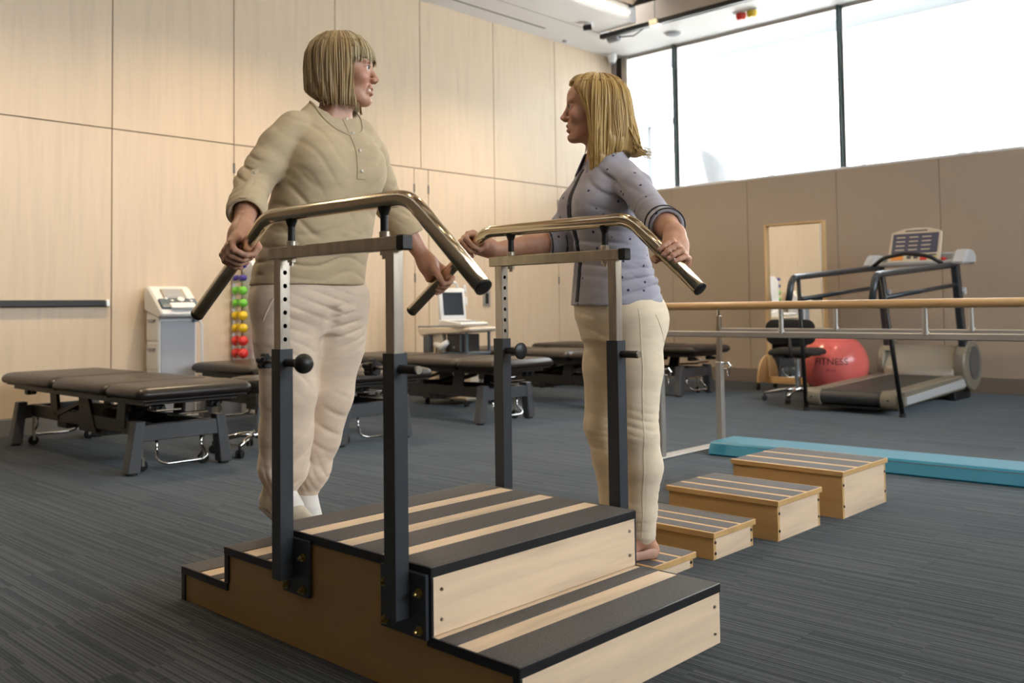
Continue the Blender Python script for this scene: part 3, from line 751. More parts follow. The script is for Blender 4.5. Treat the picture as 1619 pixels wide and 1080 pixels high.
# rolling stools
def rolling_base(t, r=0.27, n=5, zc=0.10, a0=0.3):
    for k in range(n):
        a = a0+2*PI*k/n; c, s = math.cos(a), math.sin(a)
        b = BM(); tube(b, [(0.02*c, 0.02*s, zc+0.01), (0.12*c, 0.12*s, zc+0.005), (r*c, r*s, 0.072)], [0.019, 0.016, 0.011], 8)
        L = obj('leg', b, M_chrome, t, smooth='all')
        b = BM(); p, q = -s*0.014, c*0.014
        for e in (-1, 1): cyl(b, (r*c+e*p*0.4, r*s+e*q*0.4, 0.026), (r*c+e*p*1.4, r*s+e*q*1.4, 0.026), 0.026, n=14, bev=0.005)
        cyl(b, (r*c, r*s, 0.045), (r*c, r*s, 0.075), 0.009, n=8); obj('caster', b, M_rubber, L, smooth=40)
    b = BM(); cyl(b, (0, 0, 0.085), (0, 0, 0.125), 0.035, n=16, bev=0.006); obj('hub', b, M_chrome, t, smooth=40)
t = thing('rolling_stool', 'round black padded stool on a chrome star base beside the nearest table', 'stool', (-5.13, 3.10, 0))
rolling_base(t)
b = BM(); cyl(b, (0, 0, 0.12), (0, 0, 0.26), 0.025, n=16); cyl(b, (0, 0, 0.26), (0, 0, 0.39), 0.014, n=14); obj('gas_lift', b, M_chrome, t, smooth=40)
b = BM(); lathe(b, [(0, 0.375), (0.05, 0.378), (0.165, 0.392), (0.175, 0.41), (0.178, 0.44), (0.165, 0.457), (0.12, 0.465), (0, 0.467)], 28); obj('seat', b, M_vinyl, t, smooth='all')
b = BM(); cyl(b, (0, 0, 0.362), (0, 0, 0.384), 0.06, 0.09, n=18); obj('seat_plate', b, M_base_d, t)
b = BM(); tube(b, [(0.03, 0.0, 0.372), (0.14, 0.05, 0.362), (0.19, 0.06, 0.355)], 0.005, 8); obj('height_lever', b, M_black, t)

t = thing('task_chair', 'black swivel chair on a chrome star base between the mirror and the treadmill', 'chair', (-3.88, 7.76, 0), math.radians(195))
rolling_base(t, 0.29, a0=0.2)
b = BM(); cyl(b, (0, 0, 0.11), (0, 0, 0.40), 0.026, n=16); obj('gas_lift', b, M_chrome, t, smooth=40)
obj('seat', cushion(-0.225, 0.225, -0.22, 0.22, 0.415, 0.475, 0.08), M_blackmatt, t, smooth=50)
b = BM(); box(b, -0.10, 0.10, -0.10, 0.10, 0.385, 0.425, 0.012); obj('mechanism', b, M_black, t)
b = BM(); tube(b, [(0, 0.12, 0.40), (0, 0.28, 0.41), (0, 0.29, 0.47), (0, 0.28, 0.58)], 0.016, 10, 0.05); obj('back_stem', b, M_black, t, smooth='all')
bk = cushion(-0.21, 0.21, -0.11, 0.11, 0.0, 0.05, 0.07); bk.transform(Matrix.Translation((0, 0.28, 0.62)) @ Matrix.Rotation(math.radians(82), 4, 'X')); obj('backrest', bk, M_blackmatt, t, smooth=50)
# ------------------------------------------------------------------ electrotherapy trolley by the wall
def make_trolley(label, loc, rz):
    t = thing('therapy_trolley', label, 'medical trolley', loc, rz)
    # front faces +X, local size 0.24 deep, 0.33 wide
    b = BM(); prism(b, [(-0.13, 0.07), (0.11, 0.07), (0.11, 0.80), (0.135, 0.86), (-0.13, 0.90)], 'y', -0.15, 0.15, 0.008); obj('cabinet', b, M_whiteplastic, t)
    b = BM(); box(b, 0.108, 0.116, -0.135, 0.135, 0.09, 0.80, 0.004); obj('front_door', b, M_greyplastic, t)
    for z in (0.30, 0.54, 0.76):
        b = BM(); box(b, -0.125, 0.10, -0.154, -0.149, z-0.11, z+0.09, 0.003); d = obj('drawer', b, M_whiteplastic, t)
        b = BM(); prism(b, [(-0.09, z+0.055), (0.06, z+0.055), (0.04, z+0.035), (-0.07, z+0.035)], 'y', -0.166, -0.152, 0.003); obj('handle', b, M_greyplastic, d)
    b = BM(); prism(b, [(-0.15, 0.88), (0.14, 0.82), (0.20, 0.84), (0.19, 0.875), (-0.06, 1.065), (-0.13, 1.075), (-0.16, 1.05)], 'y', -0.165, 0.165, 0.014); obj('console', b, M_whiteplastic, t, smooth=35)
    Rm = Matrix.Translation((0.065, 0, 0.975)) @ Matrix.Rotation(math.radians(37.3), 4, 'Y')
    b = BM(); box(b, -0.12, -0.005, -0.09, 0.09, -0.006, 0.010, 0.006, Rm); dsp = obj('display', b, M_galv, t)
    b = BM()
    for k in range(3): box(b, -0.105+k*0.033, -0.083+k*0.033, -0.07, 0.06, 0.009, 0.0125, 0.002, Rm)
    obj('display_lines', b, M_greyplastic, dsp)
    b = BM(); box(b, 0.015, 0.135, -0.150, 0.150, -0.012, 0.018, 0.02, Rm, 2); kp = obj('key_panel', b, M_slateplastic, t, smooth=40)
    b = BM()
    for x, y in ((0.03, -0.09), (0.03, 0.09), (0.055, -0.05), (0.06, 0.1)): cyl(b, Rm @ Vector((x, y, 0.015)), Rm @ Vector((x, y, 0.024)), 0.011, n=12)
    cyl(b, Rm @ Vector((0.045, 0.02, 0.015)), Rm @ Vector((0.045, 0.02, 0.03)), 0.028, n=18); obj('dial_and_keys', b, M_whiteplastic, kp, smooth=40)
    b = BM(); box(b, 0.085, 0.155, -0.085, 0.115, 0.004, 0.03, 0.014, Rm, 2); obj('wrist_pad', b, M_whiteplastic, kp, smooth=40)
    b = BM(); box(b, -0.14, 0.13, -0.16, 0.16, 0.045, 0.075, 0.008); obj('base', b, M_greyplastic, t)
    for x in (-0.11, 0.10):
        for y in (-0.13, 0.13):
            b = BM(); cyl(b, (x-0.012, y, 0.026), (x+0.012, y, 0.026), 0.026, n=14, bev=0.004); cyl(b, (x, y, 0.03), (x, y, 0.06), 0.008, n=8); obj('caster', b, M_rubber, t, smooth=40)
    b = BM()
    for k, (y, e) in enumerate(((0.155, 0.0), (0.165, 0.03))):
        tube(b, [(0.12, y-0.02, 0.84), (0.16, y+0.01, 0.78), (0.15, y+0.015, 0.5), (0.14, y+0.04+e, 0.25), (0.12, y+0.06+e, 0.12), (0.05, y+0.07, 0.02)], 0.005, 6, 0.1)
    obj('cable', b, M_whiteplastic, t, smooth='all')
    b = BM(); box(b, 0.135, 0.155, 0.11, 0.15, 0.79, 0.845, 0.004); obj('lead_holder', b, M_slateplastic, t)
    return t
tr_ = make_trolley('white therapy trolley with a sloped keypad console against the veneer wall', (-6.955, 3.44, 0), math.radians(-4))
dup(tr_, (-6.8, 1.35, 0), 0, 'white therapy trolley beyond the left edge, seen only in the mirror')

# ------------------------------------------------------------------ dumbbell rack and dumbbells
DX, DY = -7.03, 4.07
t = thing('dumbbell_rack', 'white upright dumbbell rack with steel pegs against the veneer wall', 'rack', (-7.05, 4.24, 0))
b = BM(); prism(b, [(-7.14, 0.02), (-6.93, 0.02), (-6.93, 1.22), (-7.0, 1.30), (-7.14, 1.30)], 'y', 4.15, 4.17, 0.003); obj('side_panel', b, M_white, t, world=True)
b = BM(); box(b, -7.14, -6.93, 4.17, 4.46, 0.02, 0.60, 0.004); cb = obj('cupboard', b, M_white, t, world=True)
b = BM(); box(b, -6.935, -6.925, 4.18, 4.45, 0.60, 0.606); box(b, -6.935, -6.925, 4.18, 4.45, 0.33, 0.336); obj('drawer_gap', b, M_base, cb, world=True)
b = BM(); box(b, -7.14, -7.12, 4.15, 4.46, 0.6, 1.30, 0.004); obj('back_panel', b, M_white, t, world=True)
b = BM(); box(b, -7.14, -6.90, 4.14, 4.47, 0.0, 0.02, 0.003); obj('plinth', b, M_galv, t, world=True)
b = BM(); box(b, -7.142, -7.125, 4.055, 4.085, 0.35, 1.33, 0.003); obj('peg_rail', b, M_alu, t, world=True)
cols = [(M_purple, 'violet', 0.026), (M_purple, 'violet', 0.028), (M_green, 'green', 0.036), (M_green, 'green', 0.036), (M_yellow, 'yellow', 0.039), (M_yellow, 'yellow', 0.039), (M_red, 'red', 0.042), (M_red, 'red', 0.042), (M_purple, 'violet', 0.030)]
words_ = ['topmost violet dumbbell on the white rack, right above the other violet one', 'violet dumbbell just above the green ones on the rack', 'upper green dumbbell on the white rack', 'lower green dumbbell on the white rack',
          'upper yellow dumbbell on the white rack', 'lower yellow dumbbell on the white rack', 'upper red dumbbell on the white rack', 'lower red dumbbell on the white rack', 'lowest violet dumbbell on the rack, below the red ones']
for k, ((m, cn, r), lab) in enumerate(zip(cols, words_)):
    z = 1.251-0.105*k
    q = thing('dumbbell', lab, 'dumbbell', (DX, DY, z), 0, 'dumbbells on the white rack')
    for x in (-0.052, 0.052):
        b = BM(); lathe(b, [(0, -0.033), (r*0.62, -0.033), (r*0.95, -0.018), (r, 0.0), (r*0.95, 0.018), (r*0.62, 0.033), (0, 0.033)], 14, Matrix.Translation((x, 0, 0)) @ Matrix.Rotation(PI/2, 4, 'Y')); obj('head', b, m, q, smooth='all')
    b = BM(); cyl(b, (-0.03, 0, 0), (0.03, 0, 0), 0.0145, n=12); obj('handle', b, m, q, smooth=40)
    b = BM(); tube(b, [(-7.125, DY, z-0.035), (-6.99, DY, z-0.028), (-6.975, DY, z-0.015)], 0.007, 8)
    for e in (-0.016, 0.016): tube(b, [(-7.11, DY+e, z-0.03), (-7.03, DY+e, z-0.0215), (-7.02, DY+e, z-0.012)], 0.004, 6)
    obj('peg', b, M_alu, t, world=True)

# ------------------------------------------------------------------ ultrasound machine on a trolley
u = thing('ultrasound_trolley', 'cream trolley with a sloped tray behind the steel post', 'medical trolley', (-6.2, 5.79, 0), math.radians(3))
u.scale = (0.94, 0.94, 1.018)
b = BM(); prism(b, [(-0.34, 0.685), (0.34, 0.685), (0.34, 0.65), (0.20, 0.635), (-0.20, 0.62), (-0.30, 0.60), (-0.36, 0.65)], 'y', -0.20, 0.20, 0.012); obj('tray', b, M_creamplastic, u, smooth=30)
b = BM(); box(b, -0.36, -0.18, -0.19, 0.19, 0.684, 0.696, 0.005); obj('tray_mat', b, M_slateplastic, u)
b = BM(); box(b, -0.27, -0.19, -0.205, -0.12, 0.46, 0.61, 0.006); obj('side_pocket', b, M_base, u)
b = BM(); prism(b, [(-0.14, 0.09), (0.0, 0.09), (-0.06, 0.63), (-0.19, 0.63)], 'y', -0.16, -0.09, 0.008); prism(b, [(0.05, 0.09), (0.22, 0.09), (0.20, 0.47), (0.06, 0.47)], 'y', -0.05, 0.07, 0.008); obj('column', b, M_creamplastic, u, smooth=30)
b = BM(); box(b, -0.12, 0.28, -0.16, 0.17, 0.445, 0.465, 0.004); box(b, 0.255, 0.275, -0.16, -0.14, 0.46, 0.64); box(b, 0.255, 0.275, 0.15, 0.17, 0.46, 0.64); box(b, 0.18, 0.195, -0.16, -0.145, 0.46, 0.64); obj('shelf', b, M_slateplastic, u)
b = BM(); box(b, 0.0, 0.20, -0.15, 0.10, 0.468, 0.625, 0.006); pr_ = obj('printer', b, M_base_d, u)
b = BM(); cyl(b, (0.10, -0.152, 0.51), (0.10, -0.158, 0.51), 0.008, n=10); obj('button', b, M_greyplastic, pr_)
b = BM(); tube(b, [(-0.13, -0.185, 0.54), (-0.03, -0.19, 0.51), (0.04, -0.175, 0.56)], [0.02, 0.034, 0.024], 10); obj('probe_holder', b, M_whiteplastic, u, smooth='all')
b = BM(); tube(b, [(-0.10, -0.19, 0.52), (-0.09, -0.2, 0.42), (-0.05, -0.2, 0.36), (-0.02, -0.19, 0.33)], 0.006, 6, 0.05); box(b, -0.05, 0.03, -0.21, -0.17, 0.31, 0.335, 0.006); obj('lead', b, M_black, u)
b = BM(); box(b, -0.28, 0.30, -0.20, 0.20, 0.055, 0.095, 0.012); obj('base', b, M_creamplastic, u)
for x in (-0.25, 0.27):
    for y in (-0.17, 0.17):
        b = BM(); cyl(b, (x-0.012, y, 0.028), (x+0.012, y, 0.028), 0.028, n=14, bev=0.004); cyl(b, (x, y, 0.03), (x, y, 0.06), 0.008, n=8); obj('caster', b, M_rubber, u, smooth=40)
m = thing('ultrasound_machine', 'white portable ultrasound machine with a dark screen on the cream trolley', 'ultrasound machine', (-6.21, 5.77, 0.7105), math.radians(-8))
m.scale = (0.94, 0.94, 0.94)
b = BM(); prism(b, [(-0.06, 0.0), (0.30, 0.0), (0.33, 0.012), (0.32, 0.03), (0.02, 0.055), (-0.06, 0.055)], 'y', -0.16, 0.16, 0.006); kb = obj('keyboard_base', b, M_whiteplastic, m)
b = BM()
for i in range(7):
    for j in range(4): box(b, 0.10+j*0.045, 0.13+j*0.045, -0.13+i*0.038, -0.103+i*0.038, 0.036-0.004*j, 0.052-0.004*j, 0.002)
obj('keys', b, M_greyplastic, kb)
Rt = Matrix.Translation((-0.01, 0, 0.05)) @ Matrix.Rotation(math.radians(-7), 4, 'Y')
b = BM(); box(b, -0.05, 0.0, -0.155, 0.155, 0, 0.32, 0.02, Rt, 2); mo = obj('monitor', b, M_whiteplastic, m, smooth=40)
b = BM(); box(b, 0.0, 0.004, -0.118, 0.118, 0.05, 0.275, 0.002, Rt); obj('screen', b, M_screen, mo)
b = BM(); tube(b, [tuple(Rt @ Vector(p)) for p in ((-0.025, -0.10, 0.30), (-0.025, -0.09, 0.375), (-0.025, 0.07, 0.375), (-0.025, 0.09, 0.30))], 0.013, 10, 0.03); obj('handle', b, M_whiteplastic, mo, smooth='all')
b = BM()
for z in (0.20, 0.32): cyl(b, tuple(Rt @ Vector((-0.02, 0.165, z-0.05))), tuple(Rt @ Vector((-0.02, 0.165, z+0.03))), 0.017, n=12, bev=0.006)
obj('probe', b, M_whiteplastic, mo, smooth=40)

# ------------------------------------------------------------------ wheeled mirror
MX0, MX1, MY = -4.68, -4.04, 8.72
t = thing('wheeled_mirror', 'tall mirror in a pale timber frame on wheeled semicircular feet', 'mirror', ((MX0+MX1)/2, MY, 0))
def Pm(name, bm, m, par=None, **k): return obj(name, bm, m, t if par is None else par, world=True, **k)
zt, zb = 1.685, 0.08
Pm('stile', box(BM(), MX0, MX0+0.022, MY-0.035, MY+0.035, zb, zt, 0.003), M_frame_wood)
Pm('stile', box(BM(), MX1-0.022, MX1, MY-0.035, MY+0.035, zb, zt, 0.003), M_frame_wood)
Pm('top_rail', box(BM(), MX0+0.02, MX1-0.02, MY-0.035, MY+0.035, zt-0.022, zt, 0.003), M_frame_wood)
Pm('bottom_rail', box(BM(), MX0+0.02, MX1-0.02, MY-0.035, MY+0.035, zb+0.02, zb+0.045, 0.003), M_frame_wood)
Pm('mirror_glass', box(BM(), MX0+0.02, MX1-0.02, MY+0.005, MY+0.011, zb+0.04, zt-0.02), M_mirror)
Pm('back_board', box(BM(), MX0+0.02, MX1-0.02, MY+0.012, MY+0.03, zb+0.04, zt-0.02), M_frame_wood)
for xa in (MX0, MX1-0.02):
    pts = [(MY+0.21*math.cos(a), 0.075+0.30*math.sin(a)*(0.9)) for a in (PI*k/16 for k in range(17))]
    f = Pm('foot_plate', prism(BM(), pts, 'x', xa-0.021, xa-0.001, 0.003), M_frame_wood)
    for yy in (MY-0.18, MY+0.18):
        b = BM(); cyl(b, (xa-0.035, yy, 0.03), (xa-0.012, yy, 0.03), 0.03, n=14, bev=0.004); box(b, xa-0.03, xa-0.01, yy-0.012, yy+0.012, 0.03, 0.085, 0.003); obj('caster', b, M_rubber, f, world=True, smooth=40)
Pm('base_board', box(BM(), MX0-0.01, MX1+0.0, MY-0.05, MY+0.05, 0.062, 0.10, 0.003), M_frame_wood)

# ------------------------------------------------------------------ exercise ball
t = thing('exercise_ball', 'big coral red exercise ball between the mirror and the treadmill', 'ball', (-3.785, 8.31, 0))
Rb = 0.30
b = BM(); sph(b, (0, 0, Rb), Rb, n=48); obj('ball_skin', b, M_ball, t, smooth='all')
b = BM()
for z in (-0.22, -0.17, 0.17, 0.22):
    rr = math.sqrt(Rb*Rb-z*z); tube(b, [(rr*math.cos(a), rr*math.sin(a), Rb+z) for a in (2*PI*k/48 for k in range(49))], 0.0022, 5, cap=False)
obj('ridge', b, M_ball, t, smooth='all')
def wrap_text(txt, size, ang, zc):
    cu = bpy.data.curves.new('txt', 'FONT'); cu.body = txt; cu.size = size; cu.align_x = 'CENTER'; cu.extrude = 0
    to = bpy.data.objects.new('txt', cu); C.objects.link(to)
    dg = bpy.context.evaluated_depsgraph_get(); me = bpy.data.meshes.new_from_object(to.evaluated_get(dg))
    bpy.data.objects.remove(to); bm = bmesh.new(); bm.from_mesh(me); bpy.data.meshes.remove(me)
    for _ in range(2): bmesh.ops.subdivide_edges(bm, edges=[e for e in bm.edges if e.calc_length() > 0.02], cuts=2)
    bmesh.ops.triangulate(bm, faces=bm.faces)
    for v in bm.verts:
        a = ang+v.co.x/Rb; el = (zc+v.co.y)/Rb
        v.co = ((Rb+0.0012)*math.cos(el)*math.cos(a), (Rb+0.0012)*math.cos(el)*math.sin(a), Rb+(Rb+0.0012)*math.sin(el))
    return bm
obj('printed_lettering', wrap_text('FITNESS', 0.085, math.radians(-72), 0.015), M_print, t)
obj('printed_lettering', wrap_text('65 cm', 0.035, math.radians(-72), -0.045), M_print, t)

# ------------------------------------------------------------------ treadmill
t = thing('treadmill', 'grey treadmill with a tilted display board and black belt', 'treadmill', (-3.1, 8.0, 0))
def Q(name, bm, m, par=None, **k): return obj(name, bm, m, t if par is None else par, world=True, **k)
TX0, TX1, TY0, TY1 = -3.50, -2.76, 7.10, 9.0
xm = (TX0+TX1)/2
def slope(y): return 0.15+0.055*(y-TY0)/(TY1-TY0)
b = BM(); prism(b, [(7.16, 0.13), (7.14, 0.155), (7.20, 0.172), (8.62, slope(8.62)+0.02), (8.62, 0.10), (7.22, 0.085)], 'x', TX0+0.12, TX1-0.12); Q('running_belt', b, M_belt)
for x0, x1 in ((TX0, TX0+0.125), (TX1-0.125, TX1)):
    b = BM(); prism(b, [(7.20, 0.06), (7.20, 0.178), (8.66, slope(8.66)+0.028), (8.66, 0.10)], 'x', x0, x1, 0.006); r_ = Q('side_rail', b, M_tm_olive)
    xs_ = x1 if x0 > xm else x0
    b = BM(); prism(b, [(7.30, 0.075), (7.30, 0.135), (8.66, 0.19), (8.66, 0.12)], 'x', xs_-0.006, xs_+0.006, 0.002); obj('side_stripe', b, M_tm_silver, r_, world=True)
    b = BM(); cyl(b, (x0-0.003, 7.17, 0.115), (x1+0.003, 7.17, 0.115), 0.075, n=24, bev=0.008); box(b, x0, x1, 7.17, 7.26, 0.045, 0.185, 0.01); ec = Q('roller_cap', b, M_tm_olive, smooth=40)
    b = BM(); cyl(b, ((x0+x1)/2, 7.10, 0.12), ((x0+x1)/2, 7.094, 0.12), 0.008, n=10); obj('screw', b, M_black, ec, world=True)
b = BM(); cyl(b, (TX0+0.12, 7.17, 0.12), (TX1-0.12, 7.17, 0.12), 0.058, n=24); Q('roller', b, M_belt, smooth=40)
b = BM(); box(b, TX0+0.1, TX1-0.1, 7.3, 8.7, 0.05, 0.10); box(b, TX0+0.05, TX0+0.12, 8.55, 8.95, 0.0, 0.10, 0.01); box(b, TX1-0.12, TX1-0.05, 8.55, 8.95, 0.0, 0.10, 0.01); box(b, TX0+0.13, TX1-0.13, 7.13, 7.2, 0.045, 0.06); Q('underframe', b, M_black)
# motor hood
hood = [(8.56, 0.20), (8.60, 0.30), (8.68, 0.42), (8.78, 0.475), (8.90, 0.47), (9.02, 0.40), (9.06, 0.28), (9.04, 0.10), (8.62, 0.10)]
b = BM(); prism(b, hood, 'x', TX0+0.05, TX1-0.07, 0.012); Q('motor_hood', b, M_clear, smooth=35)
for x0, x1 in ((TX0-0.01, TX0+0.06), (TX1-0.075, TX1+0.02)):
    pts = [(8.83+0.25*math.cos(a), 0.30+0.225*math.sin(a)) for a in (2*PI*k/28 for k in range(28))]
    b = BM(); prism(b, pts, 'x', x0, x1, 0.012); hs = Q('hood_side', b, M_tm_olive, smooth=35)
    xe = x1 if x0 > xm else x0; s = 1 if x0 > xm else -1
    pts = [(8.85+0.13*math.cos(a), 0.32+0.15*math.sin(a)) for a in (2*PI*k/24 for k in range(24))]
    b = BM(); prism(b, pts, 'x', xe-0.004, xe+s*0.007, 0.0); obj('hood_badge', b, M_base, hs, world=True)
# uprights leaning back, console and rails
for sx, x in ((-1, TX0+0.06), (1, TX1-0.02)):
    b = BM(); prism(b, [(8.66, 0.44), (8.75, 0.44), (8.60, 1.20), (8.51, 1.20)], 'x', x-0.028, x+0.028, 0.008); Q('upright', b, M_tm_post)
    b = BM(); prism(b, [(8.62, 0.42), (8.78, 0.42), (8.76, 0.47), (8.65, 0.47)], 'x', x-0.045, x+0.045, 0.006); Q('upright_collar', b, M_tm_olive)
    b = BM(); cyl(b, (x-0.02, 8.69, 0.96), (x+0.04, 8.69, 0.96), 0.035, n=18, bev=0.006); Q('clamp_knob', b, M_tm_silver, smooth=40)
    # bent top rail: runs level towards the walker, bends down, with a straight lower rail and a front leg
    xr = x+sx*0.0
    b = BM(); tube(b, [(xr, 8.55, 1.19), (xr, 6.82, 1.075), (xr, 6.75, 0.86)], 0.026, 16, 0.12, 8); Q('hand_rail', b, M_tm_post, smooth='all')
    b = BM(); tube(b, [(xr, 8.64, 1.02), (xr, 6.98, 0.905)], 0.018, 14); Q('lower_rail', b, M_tm_post, smooth='all')
    xl = x+sx*0.055
    b = BM(); tube(b, [(xl-sx*0.055, 6.93, 1.08), (xl, 7.12, 0.02)], 0.017, 12); lg = Q('rail_leg', b, M_black, smooth='all')
    b = BM(); cyl(b, (xl, 7.12, 0.0), (xl, 7.12, 0.03), 0.024, n=14); obj('foot_cap', b, M_rubber, lg, world=True)
b = BM(); box(b, TX0-0.04, TX1+0.06, 8.50, 8.72, 1.195, 1.235, 0.012, seg=2); Q('console_tray', b, M_tm_silver, smooth=40)
b = BM()
prism(b, [(8.42, 1.20), (8.46, 1.19), (8.74, 1.20), (8.76, 1.27), (8.70, 1.325), (8.55, 1.325)], 'x', TX1-0.02, TX1+0.10, 0.02)
prism(b, [(8.42, 1.20), (8.46, 1.19), (8.74, 1.20), (8.76, 1.27), (8.70, 1.31), (8.55, 1.31)], 'x', TX0-0.06, TX0+0.04, 0.02)
box(b, TX0, TX1, 8.70, 8.75, 1.22, 1.31, 0.012); Q('console_wing', b, M_tm_silver, smooth=35)
b = BM(); tube(b, [(TX0+0.06, 8.40, 1.195), (xm-0.20, 8.37, 1.27), (xm, 8.36, 1.30), (xm+0.20, 8.37, 1.27), (TX1-0.08, 8.42, 1.20)], 0.017, 12, 0.2, 8); Q('grab_bar', b, M_black, smooth='all')
Rd = Matrix.Translation((xm-0.03, 8.62, 1.23)) @ Matrix.Rotation(math.radians(-22), 4, 'X')
bd = [(-0.235, 0.0), (0.235, 0.0), (0.225, 0.30), (0.12, 0.335), (0, 0.345), (-0.12, 0.335), (-0.225, 0.30)]
b = BM(); prism(b, bd, 'y', -0.012, 0.02, 0.006, Rd); dbd = Q('display_board', b, M_creamplastic)
b = BM(); box(b, -0.205, 0.205, -0.0155, -0.011, 0.085, 0.285, 0.002, Rd); obj('display_screen', b, mat('grey_violet_screen', (0.07, 0.075, 0.12), 0.35), dbd, world=True)
b = BM()
for k in range(4):
    for j in range(3): box(b, -0.17+0.115*j, -0.09+0.115*j, -0.0165, -0.015, 0.115+0.042*k, 0.125+0.042*k, 0.0, Rd)
obj('screen_lines', b, M_creamplastic, dbd, world=True)
for x0, x1, z0, z1, mm in ((-0.20, -0.09, 0.02, 0.06, M_orange), (-0.06, -0.02, 0.03, 0.06, M_base), (0.0, 0.04, 0.03, 0.06, M_base), (0.06, 0.12, 0.012, 0.05, M_red), (0.13, 0.20, 0.02, 0.045, M_yellow), (0.13, 0.20, 0.055, 0.07, M_base), (-0.10, 0.10, 0.305, 0.318, M_base)):
    b = BM(); box(b, x0, x1, -0.016, -0.011, z0, z1, 0.002, Rd); obj('key', b, mm, dbd, world=True)
b = BM(); cyl(b, (TX1-0.10, 8.52, 1.23), (TX1-0.10, 8.52, 1.26), 0.022, n=14, bev=0.004); Q('stop_button', b, M_red, smooth=40)
# ------------------------------------------------------------------ sculpting kit: signed distance shapes -> one smooth mesh
def V3(*a): return np.array(a, np.float64)
def unit(v): v = np.asarray(v, float); return v/np.linalg.norm(v)
class Sculpt:
    def __init__(s): s.P = []; s.disp = []
    def add(s, fn, c, r, k=0.02, op='u', grp=0): s.P.append((fn, np.asarray(c, float), r, k, op)); return s
    def cone(s, a, b, ra, rb, k=0.02, op='u', flat=None):
        """tapered capsule; flat=(axis, factor) squashes it along a world axis"""
        a, b = np.asarray(a, float), np.asarray(b, float); ab = b-a; L2 = max(1e-12, ab@ab)
        if flat is not None: fa, ff = unit(flat[0]), flat[1]
        def f(P):
            q = P-a; t = np.clip(q@ab/L2, 0, 1); d = q-t[:, None]*ab
            if flat is None: n = np.sqrt((d*d).sum(1))
            else:
                c = d@fa; n = np.sqrt(np.maximum((d*d).sum(1)-c*c, 0)+(c*ff)**2)
            return n-(ra+(rb-ra)*t)
        return s.add(f, (a+b)/2, np.sqrt(L2)/2+max(ra, rb), k, op)
    def chain(s, pts, rs, k=0.02, **kw):
        for i in range(len(pts)-1): s.cone(pts[i], pts[i+1], rs[i], rs[i+1], k, **kw)
        return s
    def ell(s, c, r, k=0.02, op='u', R=None):
        c, r = np.asarray(c, float), np.asarray(r, float)
        def f(P):
            q = P-c
            if R is not None: q = q@R
            q = q/r; k0 = np.sqrt((q*q).sum(1))+1e-9; k1 = np.sqrt(((q/r)**2).sum(1))+1e-9
            return k0*(k0-1)/k1
        return s.add(f, c, max(r), k, op)
    def loft(s, o, F, rows, k=0.02, op='u', n=2.3):
        """rows (z, forward, side, half depth, half width) up a body; F = 3x3 columns forward, left, up"""
        o = np.asarray(o, float); rows = sorted(rows); A = np.array(rows, float)
        zz = np.linspace(A[0, 0], A[-1, 0], 90)
        def smooth(col):
            y = np.interp(zz, A[:, 0], col); w = np.array([1, 2, 3, 4, 3, 2, 1.]); w /= w.sum()
            return np.convolve(np.pad(y, 3, 'edge'), w, 'valid')
        cols = [smooth(A[:, i]) for i in range(1, 5)]
        def f(P):
            q = (P-o)@F; z = q[:, 2]; cx, cy, ax, ay = [np.interp(z, zz, c) for c in cols]
            u, v = np.abs(q[:, 0]-cx)/ax, np.abs(q[:, 1]-cy)/ay
            g = (u**n+v**n+1e-12)**(1/n)
            d = (g-1)*np.minimum(ax, ay)
            return np.maximum(d, np.maximum(z-zz[-1], zz[0]-z))
        mid = o+F@V3(np.mean(A[:, 1]), np.mean(A[:, 2]), (zz[0]+zz[-1])/2)
        return s.add(f, mid, (zz[-1]-zz[0])/2+max(A[:, 3].max(), A[:, 4].max())+0.05, k, op)
    def half(s, p, nrm, k=0.006):
        """cut away the side the normal points to"""
        p, nrm = np.asarray(p, float), unit(nrm)
        return s.add(lambda P: (P-p)@nrm, p, 1e3, k, 'i')
    def warp(s, fn): s.disp.append(fn); return s
    def eval(s, P, c=None, hd=0.0):
        d = None
        for fn, pc, r, k, op in s.P:
            if c is not None and r < 100:
                dist = np.linalg.norm(c-pc)-r-hd
                if dist > (0.06 if op == 'u' else 0.03): continue
            e = fn(P)
            if d is None: d = e if op == 'u' else np.full(len(P), 0.06); 
            if op == 'u':
                if d is e: continue
                h = np.clip(0.5+0.5*(d-e)/k, 0, 1); d = d+(e-d)*h-k*h*(1-h)
            elif op == 's':
                h = np.clip(0.5-0.5*(d+e)/k, 0, 1); d = d+(-e-d)*h+k*h*(1-h)
            else:
                h = np.clip(0.5-0.5*(e-d)/k, 0, 1); d = e+(d-e)*h+k*h*(1-h)
        if d is None: d = np.full(len(P), 0.06)
        for w in s.disp: d = d+w(P)
        return d
    def mesh(s, lo, hi, vox, B=10):
        lo, hi = np.asarray(lo, float), np.asarray(hi, float)
        n = np.ceil((hi-lo)/vox/B).astype(int); dim = n*B+1
        D = np.full(dim, 0.05, np.float32)
        g = np.arange(B+1)*vox
        gx = np.stack(np.meshgrid(g, g, g, indexing='ij'), -1).reshape(-1, 3)
        hd = 0.5*B*vox*math.sqrt(3)
        idx = np.stack(np.meshgrid(*[np.arange(q) for q in n], indexing='ij'), -1).reshape(-1, 3)
        cen = lo+(idx+0.5)*B*vox
        dc = s.eval(cen)
        for (i, j, k), c, d0 in zip(idx, cen, dc):
            sl = (slice(i*B, i*B+B+1), slice(j*B, j*B+B+1), slice(k*B, k*B+B+1))
            if abs(d0) > hd*1.7+0.012:
                if d0 < 0: D[sl] = -0.05
                continue
            D[sl] = s.eval(gx+(lo+np.array((i, j, k))*B*vox), c, hd).reshape(B+1, B+1, B+1)
        return surface_nets(D, lo, vox)
